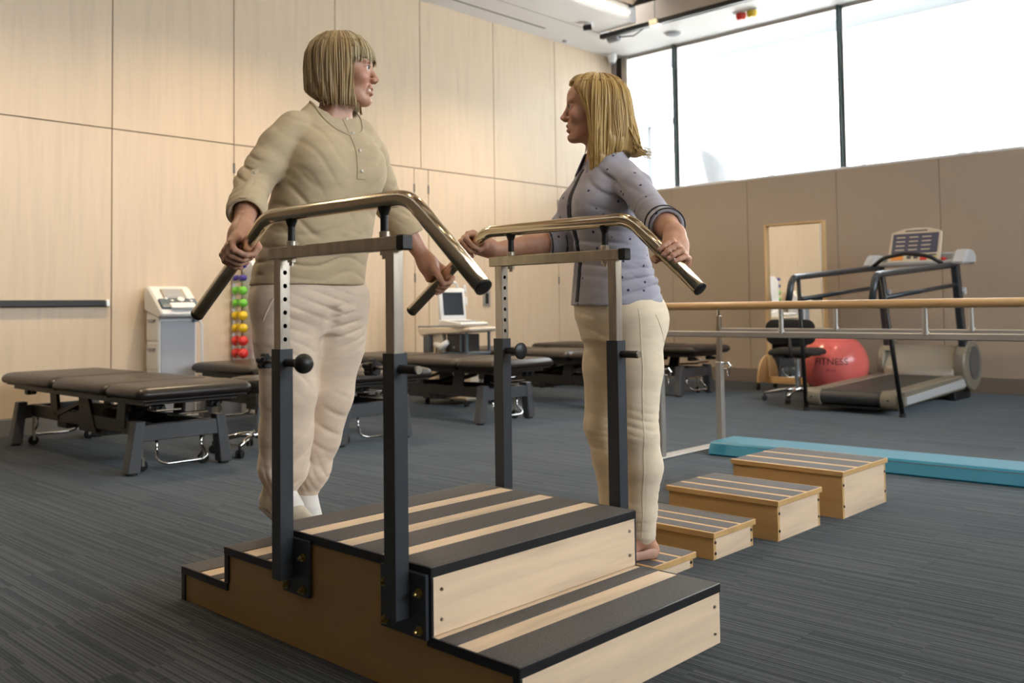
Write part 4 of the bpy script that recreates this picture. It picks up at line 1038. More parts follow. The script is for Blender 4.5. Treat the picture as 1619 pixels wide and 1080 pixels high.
def surface_nets(D, lo, vox):
    ins = D < 0
    cs = [(0, 0, 0), (1, 0, 0), (0, 1, 0), (1, 1, 0), (0, 0, 1), (1, 0, 1), (0, 1, 1), (1, 1, 1)]
    sh = tuple(q-1 for q in D.shape)
    cnt = np.zeros(sh, np.uint8)
    def at(A, c): return A[c[0]:c[0]+sh[0], c[1]:c[1]+sh[1], c[2]:c[2]+sh[2]]
    for c in cs: cnt += at(ins, c)
    act = np.argwhere((cnt > 0) & (cnt < 8))
    vid = np.full(sh, -1, np.int32); vid[act[:, 0], act[:, 1], act[:, 2]] = np.arange(len(act))
    vals = np.stack([D[act[:, 0]+c[0], act[:, 1]+c[1], act[:, 2]+c[2]] for c in cs], 1).astype(np.float64)
    acc = np.zeros((len(act), 3)); num = np.zeros(len(act))
    for a in range(8):
        for b in range(a+1, 8):
            ca, cb = np.array(cs[a]), np.array(cs[b])
            if np.abs(ca-cb).sum() != 1: continue
            va, vb = vals[:, a], vals[:, b]; m = (va < 0) != (vb < 0)
            t = np.where(m, va/np.where(m, va-vb, 1), 0)
            acc += np.where(m[:, None], ca+(cb-ca)*t[:, None], 0); num += m
    verts = lo+(act+acc/np.maximum(num, 1)[:, None])*vox
    faces = []
    for ax in range(3):
        o1, o2 = [(1, 2), (2, 0), (0, 1)][ax]
        a = [slice(None)]*3; b = [slice(None)]*3
        a[ax] = slice(0, -1); b[ax] = slice(1, None)
        e = np.argwhere(ins[tuple(a)] != ins[tuple(b)])
        e = e[(e[:, o1] > 0) & (e[:, o2] > 0) & (e[:, o1] < sh[o1]) & (e[:, o2] < sh[o2])]
        fl = ins[e[:, 0], e[:, 1], e[:, 2]]
        q = []
        for d1, d2 in ((1, 1), (0, 1), (0, 0), (1, 0)):
            f = e.copy(); f[:, o1] -= d1; f[:, o2] -= d2; q.append(vid[f[:, 0], f[:, 1], f[:, 2]])
        q = np.stack(q, 1); q[~fl] = q[~fl][:, ::-1]; faces.append(q)
    return verts, np.concatenate(faces)
def np_obj(name, v, f, m, parent=None, relax=2, color=None, label=None):
    """mesh object from arrays in world space, with a little smoothing"""
    if relax:
        e = np.concatenate([f[:, [0, 1]], f[:, [1, 2]], f[:, [2, 3]], f[:, [3, 0]]])
        for _ in range(relax):
            acc = np.zeros_like(v); n = np.zeros(len(v))
            for i in range(3):
                acc[:, i] = np.bincount(e[:, 0], v[e[:, 1], i], len(v))+np.bincount(e[:, 1], v[e[:, 0], i], len(v))
            n = np.bincount(e[:, 0], minlength=len(v))+np.bincount(e[:, 1], minlength=len(v))
            v = v*0.5+0.5*acc/np.maximum(n, 1)[:, None]
    if parent is not None:
        r = base_of(parent); v = v-np.array(r.location)
    me = bpy.data.meshes.new(name)
    me.vertices.add(len(v)); me.vertices.foreach_set('co', v.astype(np.float32).ravel())
    me.loops.add(f.size); me.loops.foreach_set('vertex_index', f.astype(np.int32).ravel())
    me.polygons.add(len(f)); me.polygons.foreach_set('loop_start', np.arange(0, f.size, 4, dtype=np.int32))
    me.polygons.foreach_set('use_smooth', np.ones(len(f), bool))
    me.update(); me.validate()
    if color is not None:
        a = me.color_attributes.new('tone', 'FLOAT_COLOR', 'POINT'); a.data.foreach_set('color', color.astype(np.float32).ravel())
    for x in (m if isinstance(m, (list, tuple)) else [m]): me.materials.append(x)
    o = bpy.data.objects.new(name, me); C.objects.link(o)
    if parent is not None: o.parent = parent
    if label: o['label'] = label
    return o
def wrinkle(c, d, lam, amp, rad, bend=1.0, seed=0):
    """a patch of cloth folds: narrow valleys across direction d that wander, break off and fade at radius rad"""
    c, d = np.asarray(c, float), unit(d); r = np.random.default_rng(seed+11)
    b1, b2 = r.normal(size=3)*7, r.normal(size=3)*14; rad = np.asarray(rad, float)*np.ones(3)
    m1, m2 = r.normal(size=3)*18, r.normal(size=3)*30
    for m in (m1, m2): m -= d*(m@d)*0.4
    def f(P):
        q = P-c; w = np.exp(-((q/rad)**2).sum(1))
        ph = PI*(q@d)/lam+bend*1.1*(np.sin(q@b1+seed)+0.55*np.sin(q@b2+seed*2.1))
        v = np.exp(-(np.sin(ph)/0.42)**2)-0.35
        k = np.clip(0.5+0.5*np.sin(q@m1+seed)+0.4*np.sin(q@m2+2*seed), 0, 1)
        return amp*1.9*w*v*k
    return f
def grain(amp, freq, seed=0):
    r = np.random.default_rng(seed); K = r.normal(size=(5, 3))*freq; ph = r.uniform(0, 6, 5)
    return lambda P: amp*sum(np.sin(P@K[i]+ph[i]+1.3*np.sin(P@K[(i+1) % 5]*0.6)) for i in range(5))/2.2
def frame(f, u):
    f = unit(f); l = unit(np.cross(u, f)); u = np.cross(f, l); return np.stack([f, l, u], 1)

# skin, hair and cloth materials
def skin_build(nt, b, col):
    at = N(nt, 'ShaderNodeVertexColor', layer_name='tone')
    mp = mapped(nt, (60, 60, 60)); n = N(nt, 'ShaderNodeTexNoise', Scale=1.0, Detail=4.0); nt.links.new(mp.outputs[0], n.inputs['Vector'])
    r = ramp(nt, [(0.3, (0.93, 0.90, 0.90)), (0.7, (1.05, 1.04, 1.03))], n.outputs[0])
    mx = N(nt, 'ShaderNodeMix', data_type='RGBA', blend_type='MULTIPLY'); mx.inputs[0].default_value = 1
    nt.links.new(at.outputs[0], mx.inputs[6]); nt.links.new(r.outputs[0], mx.inputs[7]); nt.links.new(mx.outputs[2], b.inputs['Base Color'])
    b.inputs['Subsurface Weight'].default_value = 0.12; b.inputs['Subsurface Radius'].default_value = (0.012, 0.005, 0.003); b.inputs['Subsurface Scale'].default_value = 0.6
    bump(nt, b, n.outputs[0], 0.12, 0.0008)
M_skin = mat('skin', (0.5, 0.3, 0.22), 0.45, build=skin_build)
def hair_build(nt, b, col):
    at = N(nt, 'ShaderNodeVertexColor', layer_name='tone'); nt.links.new(at.outputs[0], b.inputs['Base Color'])
    b.inputs['Sheen Weight'].default_value = 0.12
M_hair = mat('blonde_hair', (0.5, 0.36, 0.16), 0.42, spec=0.35, build=hair_build)
def cloth(name, col, rough=0.85, sheen=0.25, weave=900, extra=None):
    def f(nt, b, c):
        mp = mapped(nt, (weave, weave, weave)); n = N(nt, 'ShaderNodeTexNoise', Scale=1.0, Detail=2.0); nt.links.new(mp.outputs[0], n.inputs['Vector'])
        mp2 = mapped(nt, (14, 14, 40)); n2 = N(nt, 'ShaderNodeTexNoise', Scale=1.0, Detail=3.0); nt.links.new(mp2.outputs[0], n2.inputs['Vector'])
        r = ramp(nt, [(0.3, mixc(c, 0.93)), (0.7, mixc(c, 1.06))], n2.outputs[0]); last = r.outputs[0]
        if extra: last = extra(nt, last)
        nt.links.new(last, b.inputs['Base Color'])
        b.inputs['Sheen Weight'].default_value = sheen
        bump(nt, b, n.outputs[0], 0.1, 0.0006)
    return mat(name, col, rough, spec=0.2, build=f)
def dots(nt, src):
    mp = mapped(nt, (27, 27, 27)); v = N(nt, 'ShaderNodeTexVoronoi', Scale=1.0, Randomness=0.75); nt.links.new(mp.outputs[0], v.inputs['Vector'])
    lt = N(nt, 'ShaderNodeMath', operation='LESS_THAN'); lt.inputs[1].default_value = 0.13; nt.links.new(v.outputs['Distance'], lt.inputs[0])
    mx = N(nt, 'ShaderNodeMix', data_type='RGBA'); nt.links.new(lt.outputs[0], mx.inputs[0]); nt.links.new(src, mx.inputs[6]); mx.inputs[7].default_value = (0.035, 0.04, 0.075, 1)
    return mx.outputs[2]
M_henley = cloth('oatmeal_jersey', (0.53, 0.425, 0.275))
M_cream_trouser = cloth('cream_linen', (0.75, 0.615, 0.48))
M_chambray = cloth('grey_blue_chambray', (0.36, 0.355, 0.41), extra=dots)
M_chino = cloth('ivory_denim', (0.75, 0.645, 0.48))
M_shoe = mat('cream_trainer_leather', (0.62, 0.56, 0.43), 0.5, build=noisy(60, 0.93, 1.05))
M_sole = mat('trainer_sole', (0.30, 0.27, 0.22), 0.7)
M_sock = cloth('white_sock', (0.75, 0.74, 0.70))
M_nude = mat('nude_flat_leather', (0.50, 0.30, 0.22), 0.5)
M_eye = mat('eye_white', (0.75, 0.72, 0.68), 0.15)
M_iris = mat('eye_iris', (0.03, 0.035, 0.04), 0.1)
M_teeth = mat('teeth', (0.78, 0.74, 0.64), 0.25)
M_button = mat('shell_button', (0.62, 0.55, 0.42), 0.3)
M_nail = mat('finger_nail', (0.60, 0.33, 0.28), 0.25)

def face_into(s, c, F, sc=1.0, smile=0.0, old=0.0):
    """head of a person: c = head centre, F = columns forward, left, up"""
    def p(x, y, z): return c+F@(V3(x, y, z)*sc)
    def e(x, y, z, rx, ry, rz, k=0.015, op='u', tilt=None):
        R = F if tilt is None else F@tilt
        s.ell(p(x, y, z), V3(rx, ry, rz)*sc, k*sc, op, R)
    e(-0.016, 0, 0.036, 0.093, 0.074, 0.084)                    # cranium
    e(0.030, 0, 0.010, 0.056, 0.064, 0.080, 0.02)                # face mass
    e(0.034, 0, -0.055, 0.050, 0.053, 0.058, 0.02)                # lower face
    for sy in (-1, 1): s.cone(p(-0.012, sy*0.050, -0.052), p(0.060, sy*0.018, -0.098), 0.016*sc, 0.015*sc, 0.02*sc)   # jaw line
    e(0.071, 0, -0.097, 0.018, 0.022, 0.018, 0.014)              # chin
    e(0.060, 0, 0.052, 0.028, 0.050, 0.034, 0.03)                # forehead
    for sy in (-1, 1):
        e(0.076, sy*0.027, 0.029, 0.012, 0.025, 0.009, 0.014)    # brow
        e(0.056+0.004*smile, sy*0.040, -0.026+0.004*smile, 0.024, 0.021+0.002*smile, 0.022, 0.022)   # cheek
        e(0.091, sy*0.031, 0.008, 0.0135, 0.0165, 0.0105, 0.010, 's')  # socket
    s.cone(p(0.082, 0, 0.018), p(0.1045, 0, -0.025), 0.0072*sc, 0.0090*sc, 0.013*sc)       # nose
    e(0.1045, 0, -0.0275, 0.0100, 0.0100, 0.0085, 0.007)
    for sy in (-1, 1):
        e(0.096, sy*0.0125, -0.032, 0.011, 0.0085, 0.008, 0.006)
        e(0.101, sy*0.0075, -0.041, 0.006, 0.0042, 0.0045, 0.003, 's')
    e(0.077, 0, -0.062, 0.014, 0.030, 0.021, 0.014)              # muzzle
    e(0.0862, 0, -0.0555, 0.0080, 0.021+0.010*smile, 0.0048, 0.005)
    e(0.0845, 0, -0.0715-0.003*smile, 0.0085, 0.019+0.006*smile, 0.0058, 0.005)
    if smile > 0: e(0.094, 0, -0.0635-0.002*smile, 0.017, 0.020+0.009*smile, 0.0030+0.0028*smile, 0.003, 's')
    e(0.088, 0, -0.0835, 0.010, 0.020, 0.004, 0.006, 's')
    if old > 0:
        for sy in (-1, 1): s.cone(p(0.088, sy*0.020, -0.036), p(0.072, sy*0.036, -0.075), 0.0035*sc, 0.0025*sc, 0.006*sc, op='s')
    for sy in (-1, 1):                                            # eyelids
        s.cone(p(0.082, sy*0.018, 0.0125), p(0.077, sy*0.044, 0.010), 0.0056*sc, 0.0046*sc, 0.004*sc)
        s.cone(p(0.081, sy*0.019, 0.002), p(0.076, sy*0.043, 0.002), 0.0046*sc, 0.004*sc, 0.004*sc)
    for sy in (-1, 1):                                            # ears
        e(-0.012, sy*0.074, -0.006, 0.018, 0.007, 0.030, 0.006)
        e(-0.008, sy*0.081, -0.004, 0.010, 0.004, 0.017, 0.004, 's')
def face_parts(per, c, F, sc, look, smile, skin_label=None):
    def p(x, y, z): return c+F@(V3(x, y, z)*sc)
    for sy in (-1, 1):
        cc = p(0.0745, sy*0.031, 0.0075)
        b = BM(); sph(b, cc, 0.0118*sc, n=18); ey = obj('eye', b, M_eye, per, world=True, smooth='all')
        d = Vector(look); b = BM(); q = Vector(cc)+d*0.0083*sc; sph(b, q, 0.0062*sc, n=14); obj('iris', b, M_iris, ey, world=True, smooth='all')
        b = BM(); tube(b, [p(0.088, sy*0.013, 0.030), p(0.086, sy*0.028, 0.034), p(0.074, sy*0.046, 0.030)], [0.0016*sc, 0.0026*sc, 0.001], 6); obj('eyebrow', b, mat('brow_hair', (0.16, 0.10, 0.05), 0.7), per, world=True, smooth='all')
        b = BM(); tube(b, [p(0.0885, sy*0.018, 0.0122), p(0.0885, sy*0.030, 0.0150), p(0.080, sy*0.045, 0.0105)], [0.0008, 0.0016*sc, 0.0008], 6); obj('eyelashes', b, M_blackmatt, per, world=True, smooth='all')
    if smile > 0:
        b = BM(); n = 8
        for k in range(n):
            a = (k-(n-1)/2)*0.0052; box(b, -0.003, 0.003, a-0.0024, a+0.0024, -0.0055, 0.003, 0.0012, Matrix.Translation(p(0.083-10*a*a, 0, -0.0605)) @ Matrix((tuple(F[0])+(0,), tuple(F[1])+(0,), tuple(F[2])+(0,), (0, 0, 0, 1))))
        obj('teeth', b, M_teeth, per, world=True)
def skin_tone(v, base, c, F, sc, lip, blush):
    q = ((v-c)@F)/sc; col = np.tile(np.array(base+(1,), float), (len(v), 1))
    m = np.exp(-(((q[:, 0]-0.095)/0.02)**2+(q[:, 1]/0.022)**2+((q[:, 2]+0.0555)/0.006)**2)**2)+np.exp(-(((q[:, 0]-0.092)/0.02)**2+(q[:, 1]/0.020)**2+((q[:, 2]+0.0745)/0.0065)**2)**2)
    m = np.clip(m, 0, 1)[:, None]; col[:, :3] = col[:, :3]*(1-m)+np.array(lip)*m
    for sy in (-1, 1):
        g = np.exp(-(((q[:, 0]-0.07)/0.05)**2+((q[:, 1]-sy*0.045)/0.026)**2+((q[:, 2]+0.03)/0.026)**2))[:, None]*0.5; col[:, :3] = col[:, :3]*(1-g)+np.array(blush)*g
    return col

def grip_hand(s, c, t, n, wrist, R, side, nails, sc=1.0, ang=(18, 88, 150, 205), thumb_in=1.0, kmid=0.0):
    """hand closed round a bar. c on the bar axis under the knuckles, t along the bar from little finger to index,
    n radial direction of the knuckles, wrist = wrist point, side=+1/-1 sense in which the fingers go round"""
    t = unit(t); n = np.asarray(n, float); n = unit(n-t*(n@t)); m = np.cross(t, n)*side
    c = np.asarray(c, float); wrist = np.asarray(wrist, float)
    pol = lambda a, r, off: c+t*off+(n*math.cos(math.radians(a))+m*math.sin(math.radians(a)))*r
    offs = [-0.032, -0.0115, 0.0095, 0.0305]           # little, ring, middle, index
    rf = [0.0072, 0.0082, 0.0086, 0.0083]; reach = [0.86, 0.97, 1.0, 0.96]
    acr = unit(t-(t@unit(c-wrist))*unit(c-wrist))
    for i in range(4):
        r0 = rf[i]*sc; off = offs[i]*sc
        A = [ang[0]-6, ang[0]+(ang[1]-ang[0])*reach[i], ang[0]+(ang[2]-ang[0])*reach[i], ang[0]+(ang[3]-ang[0])*reach[i]]
        k_ = pol(A[0], R+0.019*sc, off*1.02)
        j1 = pol(A[1], R+r0*1.55+(0.010 if i != 0 else 0.006)*sc, off); j2 = pol(A[2], R+r0*1.15, off*0.98); tip = pol(A[3], R+r0*0.95, off*0.95)
        mid = pol((A[0]+A[1])/2, R+0.022*sc, off)
        s.chain([k_, mid, j1], [r0*1.28, r0*1.15, r0*1.13], 0.006)
        s.chain([j1, pol((A[1]+A[2])/2, R+r0*1.45, off*0.99), j2], [r0*1.13, r0*1.0, r0*1.0], 0.004)
        s.chain([j2, tip], [r0*1.0, r0*0.86], 0.003)
        w = wrist+acr*off*0.45
        s.cone(w+(k_-w)*0.12, k_, 0.0165*sc, 0.0112*sc, 0.016)
        s.ell(k_, V3(1, 1, 1)*r0*1.42, 0.006)
        nd = pol(A[3]-6, R+r0*1.75, off*0.95); nails.append((nd, unit(nd-c-t*((nd-c)@t)), t, r0))
    # fleshy palm between wrist and bar
    pm = pol(-25, R+0.016*sc, 0.0); s.ell((wrist+pm)/2, V3(0.034, 0.034, 0.030)*sc, 0.02)
    for off in (-0.022, 0.022): s.cone(wrist+acr*off*0.4, pol(-30, R+0.014*sc, off*sc), 0.0165*sc, 0.014*sc, 0.015)
    # thumb leaves the index side near the wrist and closes round the other way
    b0 = wrist+(pol(-40, R+0.018, 0.030*sc)-wrist)*0.45+t*0.012*sc
    j0 = pol(-62, R+0.020*sc, 0.040*sc); j1 = pol(-118, R+0.0125*sc, 0.040*sc); tp = pol(-118-48*thumb_in, R+0.0105*sc, 0.028*sc)
    s.chain([b0, j0], [0.0165*sc, 0.0128*sc], 0.014); s.chain([j0, j1], [0.0122*sc, 0.0112*sc], 0.005); s.chain([j1, tp], [0.0108*sc, 0.0088*sc], 0.004)
    nd = tp+(unit(tp-c-t*((tp-c)@t)))*0.0085*sc; nails.append((nd, unit(nd-c-t*((nd-c)@t)), t, 0.009*sc))
def nails_obj(per, nails):
    for p, nrm, t, r in nails:
        F_ = np.stack([np.cross(t, nrm), t, nrm], 1)
        b = BM(); sph(b, (0, 0, 0), 1, n=10)
        b.transform(Matrix.Translation(p-nrm*0.0012) @ Matrix((tuple(F_[0])+(0,), tuple(F_[1])+(0,), tuple(F_[2])+(0,), (0, 0, 0, 1))) @ Matrix.Diagonal((r*0.85, r*0.68, 0.0016, 1)))
        obj('fingernail', b, M_nail, per, world=True, smooth='all')
def lock_mesh(paths, n=6):
    """hair locks: paths of (points array, radii array, colour) -> arrays for one mesh"""
    Vs, Fs, Cs = [], [], []; base = 0
    for P, rs, col in paths:
        P = np.asarray(P, float); L = len(P)
        T = np.gradient(P, axis=0); T /= np.linalg.norm(T, axis=1)[:, None]+1e-9
        u = np.cross(T[0], V3(0.3, 0.5, 0.8)); u /= np.linalg.norm(u)
        for i in range(L):
            u = u-T[i]*(u@T[i]); u /= np.linalg.norm(u)+1e-9; w = np.cross(T[i], u)
            for k in range(n):
                a = 2*PI*k/n; Vs.append(P[i]+(u*math.cos(a)+w*math.sin(a))*rs[i]); Cs.append(col)
        for i in range(L-1):
            for k in range(n):
                k2 = (k+1) % n; Fs.append((base+i*n+k, base+i*n+k2, base+(i+1)*n+k2, base+(i+1)*n+k))
        base += L*n
    C4 = np.ones((len(Cs), 4)); C4[:, :3] = np.array(Cs)
    return np.array(Vs), np.array(Fs), C4
# ------------------------------------------------------------------ people
UP = V3(0, 0, 1)
def strands(S_h, c, F, sc, phis, zend, cols, n=13, r0=0.0028, seed=3, lift=0.0008, swing=None, el0=82, sweep=0.0):
    """locks of hair that follow the hair shape S_h from the crown down to zend(phi)"""
    rg = np.random.default_rng(seed); paths = []; allP = []; meta = []
    o = c+F@(V3(-0.018, 0, 0.035)*sc)
    for phi in phis:
        ze = zend(phi)*sc+float(np.clip(rg.normal(), -1.5, 1.5))*0.008; pts = []
        ph = phi+rg.normal()*0.02
        els = np.radians(np.linspace(el0+rg.uniform(-16, 7), 0, 6)); wob = rg.normal()*0.035; wf = rg.uniform(2, 5)
        for e in els: pts.append((ph+sweep*(1-e/math.radians(el0)), e, None))
        for z in np.linspace(0, ze-0.035*sc, n-5)[1:]: pts.append((ph+wob*math.sin(-z*wf*6)+sweep*(1-z/0.1*0.5)+(z/0.2)*(swing(phi) if swing else 0), 0.0, z))
        meta.append((len(pts), rg.uniform(0.7, 1.25), rg.uniform(0, 1), rg.uniform(-0.0018, 0.0042)))
        allP += pts
    A = np.array([(p, e) for p, e, _ in allP]); Z = np.array([0 if z is None else z for *_, z in allP])
    D = np.stack([np.cos(A[:, 1])*np.cos(A[:, 0]), np.cos(A[:, 1])*np.sin(A[:, 0]), np.sin(A[:, 1])], 1)
    base = np.stack([np.zeros(len(Z)), np.zeros(len(Z)), Z], 1)
    ts = np.linspace(0.0, 0.19, 48); prev = np.full(len(D), 0.0); found = np.full(len(D), np.nan)
    for t_ in ts[::-1]:
        P = o+(base+D*t_)@F.T; d = S_h.eval(P); m = np.isnan(found) & (d < 0); found[m] = t_
    found = np.where(np.isnan(found), 0.078, found)
    i = 0
    for (L, rs, cm, lf) in meta:
        f = found[i:i+L].copy(); f = np.convolve(np.pad(f, 2, 'edge'), np.ones(5)/5, 'valid')
        P = o+(base[i:i+L]+D[i:i+L]*(f+lift+lf)[:, None])@F.T
        rr = r0*rs*sc*np.interp(np.linspace(0, 1, L), [0, 0.15, 0.8, 1], [0.5, 1.0, 1.0, 0.25])
        k = cm*(len(cols)-1); a = int(k); col = np.array(cols[a])*(1-(k-a))+np.array(cols[min(a+1, len(cols)-1)])*(k-a)
        paths.append((P, rr, col)); i += L
    return paths
def hair_obj(per, S_h, c, F, sc, lo, hi, paths, base_cols, seed, label):
    v, f = S_h.mesh(lo, hi, 0.0034)
    q = (v-c)@F; ph = np.arctan2(q[:, 1], q[:, 0]+0.015)
    s = 0.5+0.22*np.sin(ph*23+np.sin(q[:, 2]*25+seed)*1.5)+0.18*np.sin(ph*57+seed*2+q[:, 2]*20)+0.12*np.sin(ph*11)
    s = np.clip(s, 0, 1)[:, None]; col = np.ones((len(v), 4)); col[:, :3] = np.array(base_cols[0])*(1-s)+np.array(base_cols[1])*s
    h = np_obj('hair', v, f, M_hair, per, 1, col, label)
    lv, lf, lc = lock_mesh(paths)
    l = np_obj('hair_locks', lv, lf, M_hair, h, 0, lc)
    l['kind'] = 'stuff'
def on_surface(v, f):
    from mathutils.bvhtree import BVHTree
    return BVHTree.FromPolygons([tuple(p) for p in v], [tuple(int(i) for i in q) for q in f])
def strip_on(bvh, pts, dirv, w, th, lateral):
    """flat band laid on a surface: pts are start points, cast along dirv"""
    rows = []
    for p in pts:
        row = []
        for s in (-1, -0.33, 0.33, 1):
            q = Vector(p)+Vector(lateral)*w*0.5*s; h = bvh.ray_cast(q, Vector(dirv))
            row.append(h[0] if h[0] is not None else None)
        rows.append(row)
    rows = [r for r in rows if all(x is not None for x in r)]
    bm = BM(); d = -Vector(dirv)
    top = [[bm.verts.new(x+d*th*(1 if 0 < i < 3 else 0.75)) for i, x in enumerate(r)] for r in rows]
    bot = [[bm.verts.new(x-d*0.004) for x in r] for r in rows]
    for a in range(len(rows)-1):
        for i in range(3): bm.faces.new((top[a][i], top[a][i+1], top[a+1][i+1], top[a+1][i]))
        bm.faces.new((bot[a][0], top[a][0], top[a+1][0], bot[a+1][0])); bm.faces.new((top[a][3], bot[a][3], bot[a+1][3], top[a+1][3]))
    for r_, b_ in ((top[0], bot[0]), (top[-1], bot[-1])):
        for i in range(3): bm.faces.new((r_[i], b_[i], b_[i+1], r_[i+1]))
    bmesh.ops.recalc_face_normals(bm, faces=bm.faces)
    return bm
def shoe(s, heel, toe, lift=0.0, w=0.044, h=0.06):
    """shoe from heel bottom to toe bottom (world points)"""
    heel, toe = np.asarray(heel, float), np.asarray(toe, float); d = toe-heel; L = np.linalg.norm(d); d /= L
    ball = heel+d*L*0.68; ball[2] = min(ball[2], toe[2]+0.004); up_ = UP
    s.cone(heel+d*0.035+up_*0.034, heel+d*0.09+up_*0.036, 0.032, 0.034, 0.02)
    s.cone(heel+d*0.09+up_*0.038, ball+up_*0.032, 0.034, 0.036, 0.02)
    s.cone(ball+up_*0.029, toe-d*0.03+up_*0.025, 0.036, 0.026, 0.02)
    s.cone(heel+d*0.040+up_*0.045, heel+d*0.055+up_*(0.045+h*0.55), 0.034, 0.036, 0.02)
    s.cone(heel+d*0.095+up_*0.06, ball-d*0.02+up_*0.042, 0.030, 0.027, 0.02)

# ---------- the older woman on the stairs
W1 = thing('person', 'woman in oatmeal henley top and cream trousers standing on the stairs, holding both rails', 'person', (-2.49, 1.70, 0.2))
s1 = 0.95
F1 = frame((0.725, 0.675, 0.01), (0.03, 0.0, 1)); c1 = V3(-2.420, 1.778, 1.632)
b = Sculpt(); nails = []
face_into(b, c1, F1, s1, smile=1.0, old=1.0)
b.cone((-2.452, 1.748, 1.44), c1+F1@V3(-0.020, 0, -0.055), 0.058, 0.050, 0.025)      # neck
b.cone((-2.41, 1.715, 1.475), c1+F1@V3(-0.005, -0.045, -0.05), 0.012, 0.010, 0.02)     # neck cord
T1 = np.stack([V3(1, 0, 0), V3(0, 1, 0), UP], 1); o1 = V3(-2.47, 1.73, 0)
b.loft(o1, T1, [(0.86, -.03, -.03, .09, .15), (1.0, -.03, -.025, .095, .15), (1.2, 0, 0, .09, .135), (1.34, .015, .01, .085, .14), (1.42, .01, .012, .060, .115), (1.475, .012, .018, .040, .070)], 0.03)
Rsh, Rel, Rwr = V3(-2.462, 1.597, 1.432), V3(-2.476, 1.478, 1.248), V3(-2.350, 1.372, 1.118)
Lsh, Lel, Lwr = V3(-2.452, 1.872, 1.440), V3(-2.510, 2.025, 1.235), V3(-2.446, 2.125, 1.050)
for sh, el, wr in ((Rsh, Rel, Rwr), (Lsh, Lel, Lwr)):
    b.chain([sh, el], [0.036, 0.036], 0.02); b.chain([el, el+(wr-el)*0.4, wr], [0.040, 0.039, 0.027], 0.02)
dR = unit((0.828, 0, 0.56))
grip_hand(b, (-2.300, 1.336, 1.0277), dR, (-0.62, -0.30, 0.72), Rwr, 0.0193, 1, nails, 0.98, thumb_in=0.9)
grip_hand(b, (-2.400, 2.155, 0.960), dR, (-0.50, 0.12, 0.86), Lwr, 0.0193, -1, nails, 0.98, thumb_in=0.9)
# legs
RH, RK, RA = V3(-2.51, 1.61, 0.90), V3(-2.478, 1.603, 0.62), V3(-2.515, 1.60, 0.315)
LH, LK, LA = V3(-2.49, 1.80, 0.90), V3(-2.500, 1.770, 0.60), V3(-2.598, 1.735, 0.278)
for h, k, a in ((RH, RK, RA), (LH, LK, LA)):
    b.chain([h, k], [0.075, 0.052], 0.03); b.chain([k, k+(a-k)*0.35, a], [0.050, 0.050, 0.032], 0.02)
b.cone(RA, (-2.47, 1.60, 0.262), 0.032, 0.028, 0.02); b.cone(RA, (-2.555, 1.60, 0.275), 0.030, 0.026, 0.02)
b.cone(LA, (-2.56, 1.735, 0.20), 0.030, 0.026, 0.02); b.cone(LA, (-2.64, 1.735, 0.225), 0.028, 0.024, 0.02)
v, f = b.mesh((-2.74, 1.27, 0.10), (-2.20, 2.26, 1.78), 0.0031)
SK1 = (0.52, 0.29, 0.195)
np_obj('body', v, f, M_skin, W1, 1, skin_tone(v, SK1, c1, F1, s1, (0.36, 0.10, 0.085), (0.50, 0.20, 0.15)))
face_parts(W1, c1, F1, s1, F1[:, 0], 1.0); nails_obj(W1, nails)

def cut_sleeve(s, el, wr, frac, r_in, r_in2):
    d = wr-el; e = el+d*frac
    s.cone(e-unit(d)*0.035, e+unit(d)*0.05, r_in, r_in2, 0.004, op='s')
g = Sculpt()
g.loft(o1, T1, [(0.948, -.040, -.035, .142, .186), (1.0, -.036, -.03, .140, .184), (1.10, -.02, -.015, .142, .180), (1.20, 0, 0, .138, .176), (1.30, .018, .008, .128, .172), (1.37, .024, .014, .112, .165), (1.43, .014, .014, .090, .152), (1.47, .008, .014, .070, .122), (1.51, .008, .02, .052, .098), (1.53, .008, .024, .044, .070)], 0.03)
for sy in (-1, 1): g.ell(o1+V3(0.088, 0.012+sy*0.075, 1.318), (0.056, 0.070, 0.068), 0.06)
cR, cL = Rel+(Rwr-Rel)*0.66, Lel+(Lwr-Lel)*0.50
g.chain([Rsh+V3(0, 0.02, 0.0), Rsh+V3(-0.006, -0.035, -0.06), Rel+(Rsh-Rel)*0.35, Rel], [0.060, 0.058, 0.055, 0.053], 0.014)
g.chain([Rel, cR], [0.053, 0.051], 0.012)
g.chain([Lsh+V3(0, -0.02, 0.0), Lsh+V3(-0.012, 0.04, -0.06), Lel+(Lsh-Lel)*0.35, Lel], [0.058, 0.057, 0.054, 0.053], 0.014)
g.chain([Lel, cL], [0.053, 0.052], 0.012)
for el, wr, cc in ((Rel, Rwr, cR), (Lel, Lwr, cL)):
    d = unit(wr-el)
    g.cone(cc-d*0.030, cc+d*0.004, 0.0565, 0.0565, 0.004)                   # rolled cuff
g.loft(o1, T1, [(0.90, -.040, -.035, .10, .16), (0.956, -.040, -.035, .128, .172)], 0.004, 's')
g.ell(c1+V3(-0.014, -0.024, -0.112), (0.070, 0.078, 0.044), 0.008, 's')        # scoop neck
for el, wr, cc in ((Rel, Rwr, cR), (Lel, Lwr, cL)):
    d = unit(wr-el)
    P0 = cc+d*0.030
    g.add(lambda P, p=P0, n=d: np.maximum(-((P-p)@n), np.linalg.norm(P-p, axis=1)-0.11), P0, 0.12, 0.004, 's')
    g.cone(cc-d*0.03, cc+d*0.06, 0.036, 0.050, 0.004, op='s')
